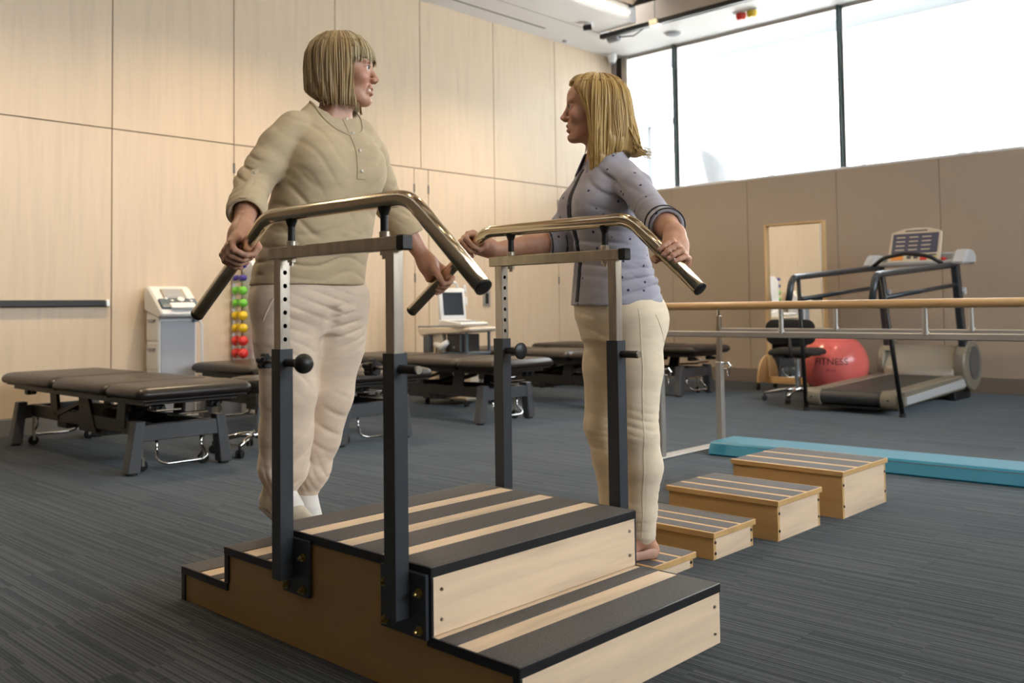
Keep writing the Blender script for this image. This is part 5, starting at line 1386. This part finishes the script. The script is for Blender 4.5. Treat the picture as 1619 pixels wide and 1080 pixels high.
for a in ((Rel+V3(0.02, -0.03, 0.03), (0.45, 0.2, 0.87), 0.036, 0.0042, 0.075, 1.3, 1), (cR, (0.7, -0.3, -0.6), 0.026, 0.004, 0.06, 1.2, 2), (Rsh+V3(0, -0.02, -0.09), (0.2, -0.5, 0.85), 0.06, 0.003, 0.09, 1.2, 3),
          (Lel, (0.4, 0.2, 0.9), 0.034, 0.006, 0.075, 1.0, 4), ((-2.40, 1.62, 1.33), (0.55, 0.45, 0.7), 0.060, 0.0045, (0.11, 0.1, 0.10), 1.3, 5), ((-2.36, 1.68, 1.16), (0.15, 0.25, 0.95), 0.065, 0.0045, (0.18, 0.22, 0.11), 1.5, 6),
          ((-2.40, 1.62, 1.03), (0.1, 0.12, 0.98), 0.050, 0.006, (0.2, 0.2, 0.08), 1.4, 7), ((-2.36, 1.86, 1.33), (0.5, -0.6, 0.6), 0.05, 0.004, 0.1, 1.0, 8)):
    g.warp(wrinkle(*a))
g.warp(grain(0.0016, 16, 4))
gv, gf = g.mesh((-2.72, 1.33, 0.92), (-2.20, 2.17, 1.58), 0.0042)
top1 = np_obj('henley_top', gv, gf, M_henley, W1, 2)
bv = on_surface(gv, gf)
pts = [V3(-2.1, 1.762+0.0*k, z) for k, z in enumerate(np.linspace(1.515, 1.275, 26))]
pk = obj('button_placket', strip_on(bv, pts, (-1, 0, 0), 0.030, 0.0035, (0, 1, 0)), M_henley, top1, world=True, smooth=50)
for z in (1.475, 1.425, 1.365, 1.30):
    h = bv.ray_cast(Vector((-2.1, 1.762, z)), Vector((-1, 0, 0)))[0]
    if h: q = BM(); cyl(q, h+Vector((0.001, 0, 0)), h+Vector((0.0065, 0, 0)), 0.0055, n=12, bev=0.001); obj('button', q, M_button, top1, world=True, smooth=40)
# neckline rib
ring = []
for k in range(40):
    a = 2*PI*k/40; q = c1+V3(-0.014, -0.024, -0.112)+V3(math.cos(a)*0.071, math.sin(a)*0.079, 0.09)
    h = bv.ray_cast(Vector(q+V3(math.cos(a)*0.006, math.sin(a)*0.006, 0)), Vector((0, 0, -1)))[0]
    if h: ring.append(tuple(h))
ring.append(ring[0]); q = BM(); tube(q, ring, 0.0042, 8, cap=False); obj('neck_rib', q, M_henley, top1, world=True, smooth='all')
# sleeve tab with button on the near arm
vd = unit((-0.69, 0.72, 0.0)); p0, p1_ = cR+unit(Rwr-Rel)*0.0, Rel+(Rsh-Rel)*0.22
tb = [p0+(p1_-p0)*k/9-vd*0.25 for k in range(10)]
obj('sleeve_tab', strip_on(bv, tb, vd, 0.020, 0.0045, unit((0.72, 0.69, 0))), M_henley, top1, world=True, smooth=50)
h = bv.ray_cast(Vector(tb[8]), Vector(vd))[0]
if h: q = BM(); cyl(q, h-Vector(vd)*0.004, h-Vector(vd)*0.0085, 0.0055, n=12); obj('button', q, M_button, top1, world=True)

p = Sculpt()
p.loft(o1, T1, [(0.79, -.035, -.03, .105, .165), (0.86, -.035, -.03, .130, .178), (0.93, -.038, -.033, .130, .176), (0.985, -.034, -.03, .120, .168)], 0.03)
p.ell((-2.59, 1.70, 0.90), (0.085, 0.155, 0.10), 0.05)
p.chain([RH, RH+(RK-RH)*0.5, RK], [0.104, 0.094, 0.085], 0.03); p.chain([RK, RK+(RA-RK)*0.4, RA+(RK-RA)*0.22, RA+(RK-RA)*0.04], [0.085, 0.080, 0.072, 0.048], 0.02)
p.chain([LH, LH+(LK-LH)*0.5, LK], [0.100, 0.088, 0.074], 0.03); p.chain([LK, LK+(LA-LK)*0.45, LA+(LK-LA)*0.24, LA+(LK-LA)*0.06], [0.074, 0.068, 0.062, 0.046], 0.02)
p.cone((-2.38, 1.70, 0.86), (-2.41, 1.70, 0.66), 0.012, 0.01, 0.03, op='s')
for a in (((-2.40, 1.66, 0.86), (0.1, 0.35, 0.93), 0.030, 0.0055, (0.14, 0.10, 0.085), 1.1, 21), ((-2.40, 1.80, 0.84), (0.1, -0.35, 0.93), 0.028, 0.005, (0.14, 0.09, 0.09), 1.1, 22), ((-2.43, 1.60, 0.70), (0.1, 0.5, 0.86), 0.040, 0.005, (0.12, 0.09, 0.10), 1.0, 23),
          ((-2.55, 1.60, 0.62), (0.2, -0.1, 0.97), 0.035, 0.0055, (0.08, 0.09, 0.16), 1.0, 24), ((-2.46, 1.60, 0.44), (0.5, -0.4, 0.75), 0.055, 0.007, (0.10, 0.10, 0.09), 1.2, 25), ((-2.50, 1.60, 0.36), (0.8, 0.55, 0.2), 0.024, 0.0055, (0.09, 0.09, 0.045), 0.6, 26),
          ((-2.57, 1.73, 0.35), (0.8, 0.55, 0.2), 0.022, 0.005, (0.09, 0.09, 0.05), 0.6, 27), ((-2.50, 1.78, 0.50), (0.3, 0.3, 0.9), 0.06, 0.005, 0.12, 1.0, 28)):
    p.warp(wrinkle(*a))
p.warp(grain(0.0016, 15, 9))
pv, pf = p.mesh((-2.76, 1.44, 0.22), (-2.28, 1.97, 1.02), 0.0042)
tr1 = np_obj('trousers', pv, pf, M_cream_trouser, W1, 2)
bp_ = on_surface(pv, pf)
for a0, a1 in (((-2.43, 1.4, 0.925), (-2.47, 1.4, 0.84)),):
    pts = [V3(*a0)+(V3(*a1)-V3(*a0))*k/7 for k in range(8)]
    obj('pocket_edge', strip_on(bp_, pts, (0, 1, 0), 0.006, 0.0025, unit((1, 0, 0.4))), M_cream_trouser, tr1, world=True)
for an, kn, fr in ((RA, RK, 0.10), (LA, LK, 0.10)):
    q = BM(); cc = an+(kn-an)*fr; tube(q, [cc+V3(0.049*math.cos(a), 0.049*math.sin(a), 0.003*math.sin(a*2)) for a in (2*PI*k/24 for k in range(25))], 0.004, 6, cap=False); obj('hem_tie', q, M_cream_trouser, tr1, world=True, smooth='all')
for nm, heel, toe, an in (('right', V3(-2.612, 1.600, 0.246), V3(-2.345, 1.600, 0.2035), RA), ('left', V3(-2.695, 1.735, 0.190), V3(-2.458, 1.735, 0.1035), LA)):
    q = Sculpt(); shoe(q, heel, toe); q.cone(an+V3(0.005, 0, 0.03), an+V3(0.005, 0, -0.06), 0.037, 0.03, 0.006, op='s')
    q.add(lambda P, h=heel, t=toe: -(P[:, 2]-(h[2]+(t[2]-h[2])*np.clip((P[:, 0]-h[0])/0.16, 0, 1)+0.010)), (heel+toe)/2, 0.3, 0.004, 'i')
    qv, qf = q.mesh(np.minimum(heel, toe)-V3(0.03, 0.06, 0.01), np.maximum(heel, toe)+V3(0.03, 0.06, 0.15), 0.0034); sh_ = np_obj('shoe', qv, qf, M_shoe, W1, 1)
    q = Sculpt(); n = 6; P_ = [heel+V3(0.03, 0, 0.010), heel+V3(0.16, 0, (toe[2]-heel[2])+0.010), toe+V3(-0.035, 0, 0.010)]
    q.chain(P_, [0.037, 0.041, 0.033], 0.012, flat=((0, 0, 1), 3.0)); 
    qv, qf = q.mesh(np.minimum(heel, toe)-V3(0.04, 0.07, 0.03), np.maximum(heel, toe)+V3(0.04, 0.07, 0.04), 0.0034); np_obj('sole', qv, qf, M_sole, sh_, 1)
    q = BM(); d = unit(toe-heel)
    for k in range(4): e = heel+d*(0.115+0.018*k)+V3(0, 0, 0.092-0.008*k); tube(q, [e+V3(0, -0.022, -0.008), e+V3(0.004, 0, 0.002), e+V3(0, 0.022, -0.008)], 0.0026, 6)
    e = heel+d*0.11+V3(0, 0, 0.100)
    for sy in (-1, 1): tube(q, [e, e+V3(0.01, sy*0.018, 0.012), e+V3(0.02, sy*0.03, -0.004), e+V3(0.008, sy*0.012, -0.004)], 0.0022, 6)
    obj('laces', q, M_sock, sh_, world=True, smooth='all')
    q = Sculpt(); q.chain([an+V3(0.004, 0, 0.015), an+V3(0.004, 0, -0.055)], [0.0365, 0.038], 0.01); q.cone(an+V3(0.004, 0, -0.005), heel+unit(toe-heel)*0.155+V3(0, 0, 0.045), 0.038, 0.037, 0.015); q.warp(wrinkle(an, (0, 0, 1), 0.016, 0.0016, 0.05, 0.4, 5))
    qv, qf = q.mesh(an-V3(0.09, 0.08, 0.16), an+V3(0.16, 0.08, 0.07), 0.0036); np_obj('sock', qv, qf, M_sock, W1, 1)
# hair: chin length bob with a fringe
H = Sculpt(); hp = lambda x, y, z: c1+F1@(V3(x, y, z)*s1)
H.ell(hp(-0.020, 0, 0.040), V3(0.113, 0.096, 0.098)*s1, 0.03, R=F1)
H.loft(c1, np.array(F1), [(-0.122*s1, -.045*s1, 0, .076*s1, .086*s1), (-0.085*s1, -.046*s1, 0, .088*s1, .097*s1), (-0.03*s1, -.040*s1, 0, .094*s1, .101*s1), (0.04*s1, -.024*s1, 0, .100*s1, .098*s1), (0.09*s1, -.018*s1, 0, .085*s1, .08*s1)], 0.03, n=2.1)
def facecut(P):
    q = ((P-c1)@F1)/s1; x, y, z = q.T
    return np.maximum(0.040+0.06*np.clip(-z, -0.05, 0.12)-x, z-0.068)*s1
H.add(facecut, c1+F1@V3(0.09, 0, -0.05), 0.18, 0.010, 's')
H.add(lambda P: (lambda q: np.interp(q[:, 0]/s1, [-0.14, -0.10, -0.04, 0.05], [-0.062, -0.088, -0.118, -0.126])*s1-q[:, 2])((P-c1)@F1), c1, 1e3, 0.012, 'i')
H.warp(lambda P: (lambda q: 0.0022*np.sin(np.arctan2(q[:, 1], q[:, 0]+0.02)*19+4*np.sin(q[:, 2]*9))+0.0012*np.sin(np.arctan2(q[:, 1], q[:, 0]+0.02)*47))((P-c1)@F1))
ph = list(np.linspace(0.35, 2*PI-0.35, 330))
cols1 = [(0.15, 0.088, 0.034), (0.33, 0.215, 0.088), (0.44, 0.31, 0.145), (0.24, 0.15, 0.06)]
pa = strands(H, c1, F1, s1, ph, lambda a: np.interp(-math.cos(a), [-1, -0.3, 0.4, 0.75, 1], [-0.128, -0.126, -0.116, -0.086, -0.064]), cols1, seed=4, r0=0.0027)
Hf = Sculpt(); Hf.ell(hp(-0.010, 0, 0.040), V3(0.1085, 0.086, 0.094)*s1, 0.03, R=F1)
rf_ = np.random.default_rng(6)
for sd_ in range(4):
    pa += strands(Hf, c1, F1, s1, np.linspace(-0.95, 0.80, 27)+rf_.normal(size=27)*0.05, lambda a: rf_.uniform(0.026, 0.056)-0.018*abs(a), [(0.34, 0.25, 0.12), (0.44, 0.35, 0.20), (0.52, 0.44, 0.29)], n=10, seed=30+sd_, r0=0.0023, lift=0.001+0.0016*sd_, sweep=-0.12)
hair_obj(W1, H, c1, F1, s1, c1-0.19, c1+V3(0.19, 0.19, 0.16), pa, ((0.14, 0.085, 0.032), (0.36, 0.24, 0.105)), 1.0, 'dark blonde bob with a paler fringe')

# ---------- the younger woman beside the stairs
W2 = thing('person', 'blonde woman in a spotted grey blue shirt and ivory trousers facing the stairs', 'person', (-1.87, 2.52, 0.05))
s2 = 0.955
F2 = frame((-0.735, -0.675, 0.03), UP); c2 = V3(-1.966, 2.479, 1.538)
ff = unit((-0.447, -0.895, 0)); T2 = np.stack([ff, np.cross(UP, ff), UP], 1); o2 = V3(-1.935, 2.535, 0)
lt = lambda x, y, z: o2+T2@V3(x, y, z)
b = Sculpt(); nails = []
face_into(b, c2, F2, s2, smile=0.35)
b.cone(lt(0.022, 0, 1.32), c2+F2@V3(-0.020, 0, -0.055), 0.056, 0.047, 0.025)
b.loft(o2, T2, [(0.78, -.01, 0, .10, .15), (0.92, -.005, 0, .095, .145), (1.05, .01, 0, .085, .125), (1.20, .025, 0, .09, .13), (1.30, .025, 0, .070, .112), (1.37, .028, 0, .05, .085)], 0.03)
Lsh, Lel, Lwr = V3(-1.828, 2.475, 1.305), V3(-1.630, 2.372, 1.130), V3(-1.482, 2.235, 1.080)
Rsh, Rel, Rwr = V3(-2.07, 2.61, 1.305), V3(-2.095, 2.430, 1.095), V3(-2.196, 2.222, 1.062)
for sh, el, wr in ((Lsh, Lel, Lwr), (Rsh, Rel, Rwr)):
    b.chain([sh, el], [0.034, 0.034], 0.02); b.chain([el, el+(wr-el)*0.4, wr], [0.039, 0.038, 0.026], 0.02)
dF = unit((0.231, 0, -0.207)); dL = unit((0.38, 0, 0.257))
grip_hand(b, (-1.447, 2.155, 0.997), -dF, (0.30, 0.88, 0.36), Lwr, 0.0193, -1, nails, 0.97, ang=(-8, 55, 105, 138), thumb_in=0.35)
grip_hand(b, (-2.236, 2.155, 1.071), dL, (-0.45, 0.35, 0.80), Rwr, 0.0193, 1, nails, 0.95, thumb_in=0.8)
LH, LK, LA = V3(-1.825, 2.505, 0.84), V3(-1.792, 2.475, 0.455), V3(-1.795, 2.485, 0.125)
RH, RK, RA = V3(-1.975, 2.58, 0.84), V3(-2.005, 2.55, 0.455), V3(-1.965, 2.575, 0.125)
for h, k, a in ((LH, LK, LA), (RH, RK, RA)):
    b.chain([h, k], [0.070, 0.038], 0.03); b.chain([k, k+(a-k)*0.3, a], [0.038, 0.038, 0.029], 0.02)
    d = ff; b.cone(a, a+d*0.055+V3(0, 0, -0.045), 0.031, 0.024, 0.02); b.cone(a, a-d*0.035+V3(0, 0, -0.048), 0.030, 0.024, 0.02)
v, f = b.mesh((-2.38, 2.02, 0.04), (-1.32, 2.82, 1.69), 0.0031)
SK2 = (0.55, 0.305, 0.205)
np_obj('body', v, f, M_skin, W2, 1, skin_tone(v, SK2, c2, F2, s2, (0.38, 0.11, 0.10), (0.46, 0.19, 0.14)))
face_parts(W2, c2, F2, s2, F2[:, 0], 0.35); nails_obj(W2, nails)
g = Sculpt()
g.loft(o2, T2, [(0.872, -.012, 0, .146, .182), (0.93, -.006, 0, .134, .172), (1.02, .002, 0, .116, .155), (1.10, .015, 0, .114, .150), (1.18, .028, 0, .122, .156), (1.25, .030, 0, .114, .156), (1.31, .026, 0, .092, .146), (1.35, .024, 0, .070, .120), (1.38, .026, 0, .056, .10), (1.405, .026, 0, .050, .075)], 0.03)
for sy in (-1, 1): g.ell(lt(0.100, sy*0.072, 1.205), V3(0.060, 0.064, 0.062), 0.05, R=T2)
cL, cR = Lel+(Lwr-Lel)*0.42, Rel+(Rwr-Rel)*0.06
g.chain([Lsh+V3(-0.02, 0.01, 0), Lsh+(Lel-Lsh)*0.3, Lel], [0.052, 0.053, 0.050], 0.016); g.chain([Lel, cL], [0.050, 0.049], 0.012)
g.chain([Rsh+V3(0.02, -0.01, 0), Rsh+(Rel-Rsh)*0.4, Rel+(Rsh-Rel)*0.1], [0.052, 0.052, 0.051], 0.016); g.chain([Rel+(Rsh-Rel)*0.2, cR], [0.053, 0.050], 0.02)
for el, wr, cc in ((Lel, Lwr, cL), (Rel, Rwr, cR)):
    d = unit(wr-el); g.cone(cc-d*0.028, cc+d*0.004, 0.0535, 0.0535, 0.004)
g.loft(o2, T2, [(0.82, -.012, 0, .10, .15), (0.885, -.012, 0, .132, .168)], 0.004, 's')
g.ell(lt(0.036, 0, 1.415), V3(0.056, 0.060, 0.042), 0.008, 's', R=T2)
g.cone(lt(0.085, 0, 1.42), lt(0.125, 0, 1.315), 0.030, 0.004, 0.006, op='s')
for el, wr, cc in ((Lel, Lwr, cL), (Rel, Rwr, cR)):
    d = unit(wr-el); P0 = cc+d*0.026
    g.add(lambda P, p=P0, n=d: np.maximum(-((P-p)@n), np.linalg.norm(P-p, axis=1)-0.11), P0, 0.12, 0.004, 's')
    g.cone(cc-d*0.03, cc+d*0.06, 0.035, 0.048, 0.004, op='s')
for a in ((Lel+V3(0, -0.02, 0.02), Lel-Lsh, 0.030, 0.0055, 0.07, 1.0, 31), (Lsh+(Lel-Lsh)*0.35, (0.5, 0.2, 0.8), 0.05, 0.0045, 0.08, 1.1, 32), (lt(0.05, 0.12, 1.27), (0.5, -0.3, 0.8), 0.045, 0.006, 0.09, 1.0, 33), (lt(0.05, 0.12, 1.05), (0.05, 0.1, 0.99), 0.038, 0.0055, (0.16, 0.16, 0.09), 1.3, 34),
          (lt(0.0, 0.12, 0.95), (0.1, -0.1, 0.98), 0.034, 0.0065, (0.18, 0.18, 0.06), 1.5, 35), (lt(-0.08, 0.1, 1.02), (0.3, 0.3, 0.9), 0.042, 0.006, 0.10, 1.0, 36), (lt(0.09, 0.03, 1.14), (0.2, 0.5, 0.85), 0.05, 0.004, 0.09, 1.2, 37), (Rel, Rel-Rsh, 0.03, 0.005, 0.07, 1.0, 38)):
    g.warp(wrinkle(*a))
g.warp(grain(0.0013, 17, 14))
gv, gf = g.mesh((-2.28, 2.24, 0.85), (-1.46, 2.78, 1.44), 0.0042)
top2 = np_obj('shirt', gv, gf, M_chambray, W2, 2)
bv = on_surface(gv, gf)
pts = [lt(0.4, -0.005, z) for z in np.linspace(1.335, 0.885, 40)]
obj('placket', strip_on(bv, pts, -ff, 0.026, 0.003, T2[:, 1]), M_navy, top2, world=True, smooth=50, label='dark navy front placket')
for z in np.linspace(1.29, 0.93, 6):
    h = bv.ray_cast(Vector(lt(0.4, -0.005, z)), Vector(-ff))[0]
    if h: q = BM(); cyl(q, h+Vector(ff)*0.002, h+Vector(ff)*0.006, 0.005, n=12); obj('button', q, M_base, top2, world=True)
# collar: two stiff leaves round the neck, grey outside, navy inside
for sy in (-1, 1):
    q = BM(); rows = []
    for k in range(9):
        u = k/8; a = math.radians(180-165*u)
        bx, by = 0.014+0.070*math.cos(a)*1.0, sy*0.072*math.sin(a)
        zt_, zb_ = 1.430-0.040*u, 1.388-0.060*u
        px_, py_ = bx+0.03*u*u, by+sy*0.012
        rows.append((lt(bx+0.006, by, zt_), lt(px_, py_+sy*0.012*u, zb_-0.012*u)))
    A_ = [[q.verts.new(x) for x in r] for r in rows]; B_ = [[q.verts.new(x+(x-lt(0.02, 0, x[2]))*0.06) for x in r] for r in rows]
    for k in range(8):
        for X_, fl in ((A_, 0), (B_, 1)):
            fc = q.faces.new((X_[k][0], X_[k][1], X_[k+1][1], X_[k+1][0])); fc.material_index = 1 if fl == 0 else 0
        for i in (0, 1): q.faces.new((A_[k][i], A_[k+1][i], B_[k+1][i], B_[k][i]))
    for e in (0, 8): q.faces.new((A_[e][0], A_[e][1], B_[e][1], B_[e][0]))
    bmesh.ops.recalc_face_normals(q, faces=q.faces)
    obj('collar', q, [M_chambray, M_navy], top2, world=True, smooth=40)
for cc, el, wr in ((cL, Lel, Lwr), (cR, Rel, Rwr)):
    d = unit(wr-el); e1 = unit(np.cross(d, UP)); e2 = np.cross(d, e1); q = BM()
    for off, rr in ((-0.029, 0.0555), (0.024, 0.0545)): tube(q, [cc+d*off+(e1*math.cos(a)+e2*math.sin(a))*rr for a in (2*PI*k/28 for k in range(29))], 0.0022, 6, cap=False)
    obj('cuff_piping', q, M_navy, top2, world=True, smooth='all', label='navy piping on the rolled cuff')
p = Sculpt()
p.loft(o2, T2, [(0.76, -.015, 0, .105, .160), (0.83, -.014, 0, .132, .174), (0.88, -.010, 0, .132, .170), (0.93, -.005, 0, .120, .158)], 0.03)
for sy in (-1, 1): p.ell(lt(-0.075, sy*0.07, 0.815), V3(0.085, 0.085, 0.095), 0.05, R=T2)
for h, k, a in ((LH, LK, LA), (RH, RK, RA)):
    p.chain([h+V3(0, 0, -0.03), h+(k-h)*0.45, k], [0.098, 0.081, 0.060], 0.03)
    m_ = k+(a-k)*0.33-ff*0.012
    p.chain([k, m_, a+(k-a)*0.25, a+(k-a)*0.02], [0.060, 0.0595, 0.046, 0.042], 0.02)
for a in ((LK+V3(0, 0, 0.02), (0.15, 0.1, 0.98), 0.026, 0.0035, (0.08, 0.08, 0.07), 1.0, 41), (LA+V3(0, 0, 0.10), (0.1, 0.1, 0.98), 0.030, 0.004, (0.07, 0.07, 0.10), 1.2, 42), (lt(-0.06, 0.12, 0.74), (-0.3, 0.3, 0.9), 0.032, 0.0045, (0.10, 0.10, 0.06), 0.9, 43), (lt(0.09, 0.02, 0.78), (0.2, 0.6, 0.75), 0.03, 0.004, 0.09, 0.9, 44), (RK, (0.1, 0.1, 0.98), 0.026, 0.003, 0.08, 1.0, 45)):
    p.warp(wrinkle(*a))
p.warp(grain(0.0009, 18, 19))
pv, pf = p.mesh((-2.16, 2.30, 0.10), (-1.66, 2.74, 0.96), 0.0042)
tr2 = np_obj('trousers', pv, pf, M_chino, W2, 2)
bp_ = on_surface(pv, pf); sd = -T2[:, 1]
pts = [lt(0.005, 0.4, 0.86-0.017*k) for k in range(44)]
obj('side_seam', strip_on(bp_, pts, sd, 0.005, 0.0016, T2[:, 0]), M_chino, tr2, world=True)
pts = [lt(-0.055-0.05*k/9, 0.4, 0.84-0.10*k/9) for k in range(10)]
obj('pocket_edge', strip_on(bp_, pts, sd, 0.005, 0.002, T2[:, 0]), M_chino, tr2, world=True)
for an in (LA, RA):
    q = Sculpt(); heel = an-ff*0.055; toe = an+ff*0.165; heel[2] = toe[2] = 0.051
    q.chain([heel+ff*0.03+V3(0, 0, 0.022), heel+ff*0.12+V3(0, 0, 0.02), toe-ff*0.05+V3(0, 0, 0.018), toe-ff*0.022+V3(0, 0, 0.016)], [0.029, 0.031, 0.034, 0.022], 0.02)
    q.cone(an+V3(0, 0, -0.02), an+ff*0.075+V3(0, 0, -0.035), 0.029, 0.030, 0.006, op='s')
    q.half(V3(0, 0, 0.0515), (0, 0, -1), 0.003)
    qv, qf = q.mesh(np.minimum(heel, toe)-V3(0.06, 0.06, 0.01), np.maximum(heel, toe)+V3(0.06, 0.06, 0.08), 0.0034); np_obj('shoe', qv, qf, M_nude, W2, 1)
# hair: straight shoulder length
H = Sculpt(); hp = lambda x, y, z: c2+F2@(V3(x, y, z)*s2)
H.ell(hp(-0.018, 0, 0.038), V3(0.114, 0.094, 0.094)*s2, 0.03, R=F2)
H.loft(c2, np.array(F2), [(-0.155*s2, -.088*s2, 0, .058*s2, .082*s2), (-0.09*s2, -.070*s2, 0, .084*s2, .094*s2), (-0.02*s2, -.046*s2, 0, .098*s2, .100*s2), (0.04*s2, -.022*s2, 0, .100*s2, .096*s2), (0.09*s2, -.016*s2, 0, .085*s2, .08*s2)], 0.03, n=2.1)
for sy in (1, -1):
    H.chain([hp(-0.002, sy*0.074, 0.02), hp(-0.014, sy*0.086, -0.10), hp(-0.016, sy*0.086, -0.18), hp(-0.016, sy*0.078, -0.240)], [0.036, 0.034, 0.027, 0.012], 0.02, flat=(F2[:, 1], 1.9))
    H.chain([hp(-0.05, sy*0.074, 0.0), hp(-0.056, sy*0.084, -0.12), hp(-0.062, sy*0.080, -0.205)], [0.03, 0.032, 0.010], 0.02, flat=(F2[:, 1], 1.9))
H.chain([hp(-0.10, 0.02, -0.02), hp(-0.125, 0.03, -0.11), hp(-0.150, 0.035, -0.150), hp(-0.185, 0.04, -0.160)], [0.03, 0.03, 0.018, 0.006], 0.02)
H.cone(hp(0.046, 0.01, 0.098), hp(0.046, 0.055, 0.055), 0.022, 0.018, 0.03); H.cone(hp(0.046, -0.02, 0.098), hp(0.044, -0.06, 0.045), 0.022, 0.018, 0.03)
def facecut2(P):
    q = ((P-c2)@F2)/s2; x, y, z = q.T
    e = np.interp(z, [-0.3, -0.12, -0.045, 0.008, 0.045, 0.075], [0.006, 0.010, 0.017, 0.034, 0.052, 0.070])
    return np.maximum(e-x, z-0.095)*s2
H.add(facecut2, c2+F2@V3(0.09, 0, -0.06), 0.22, 0.010, 's')
H.warp(lambda P: (lambda q: 0.0024*np.sin(np.arctan2(q[:, 1], q[:, 0]+0.02)*17+3*np.sin(q[:, 2]*8))+0.0013*np.sin(np.arctan2(q[:, 1], q[:, 0]+0.02)*43))((P-c2)@F2))
cols2 = [(0.24, 0.13, 0.035), (0.46, 0.29, 0.085), (0.62, 0.44, 0.17), (0.36, 0.22, 0.06)]
def zend2(a):
    y = abs(math.sin(a)); x = math.cos(a)
    return -0.238 if (x > -0.45 and y > 0.5) else -0.165
pa = strands(H, c2, F2, s2, np.linspace(0.42, 2*PI-0.42, 340), zend2, cols2, n=16, seed=12, r0=0.0027, swing=lambda a: (lambda q: -np.sign(q)*max(0.0, 1.35-abs(q))*0.7)((a+PI) % (2*PI)-PI))
Hf = Sculpt(); Hf.ell(hp(-0.010, 0, 0.040), V3(0.103, 0.084, 0.092)*s2, 0.03, R=F2); Hf.ell(hp(0.02, 0, -0.02), V3(0.07, 0.080, 0.12)*s2, 0.03, R=F2)
for sd_ in range(3):
    pa += strands(Hf, c2, F2, s2, np.linspace(0.10, 0.75, 30), lambda a: -0.10-0.05*a, cols2[1:3]+[cols2[0]], n=15, seed=18+sd_, r0=0.0025, lift=0.002+0.002*sd_, sweep=0.80)
    pa += strands(Hf, c2, F2, s2, np.linspace(-0.75, -0.10, 26), lambda a: -0.10+0.05*a, cols2[1:3], n=15, seed=28+sd_, r0=0.0025, lift=0.002+0.002*sd_, sweep=-0.80)
rg = np.random.default_rng(2)
for k in range(40):   # flicked ends over the shoulder
    y = rg.uniform(-0.03, 0.08); z0 = rg.uniform(-0.02, 0.01)
    P_ = [hp(-0.115+rg.normal()*0.008, y*0.8, z0-0.03), hp(-0.138+rg.normal()*0.008, y, -0.09), hp(-0.150+rg.normal()*0.01, y, -0.135), hp(-0.172+rg.normal()*0.012, y*1.1, -0.155+rg.normal()*0.006), hp(-0.205+rg.normal()*0.02, y*1.2, -0.158+rg.normal()*0.012)]
    P_ = [np.array(x) for x in fillet(P_, 0.05, 4)]
    pa.append((np.array(P_), np.linspace(0.0026, 0.0005, len(P_)), np.array(cols2[rg.integers(0, 4)])))
hair_obj(W2, H, c2, F2, s2, c2-V3(0.24, 0.24, 0.26), c2+V3(0.24, 0.24, 0.16), pa, ((0.22, 0.125, 0.034), (0.50, 0.33, 0.11)), 2.0, 'long straight golden blonde hair')
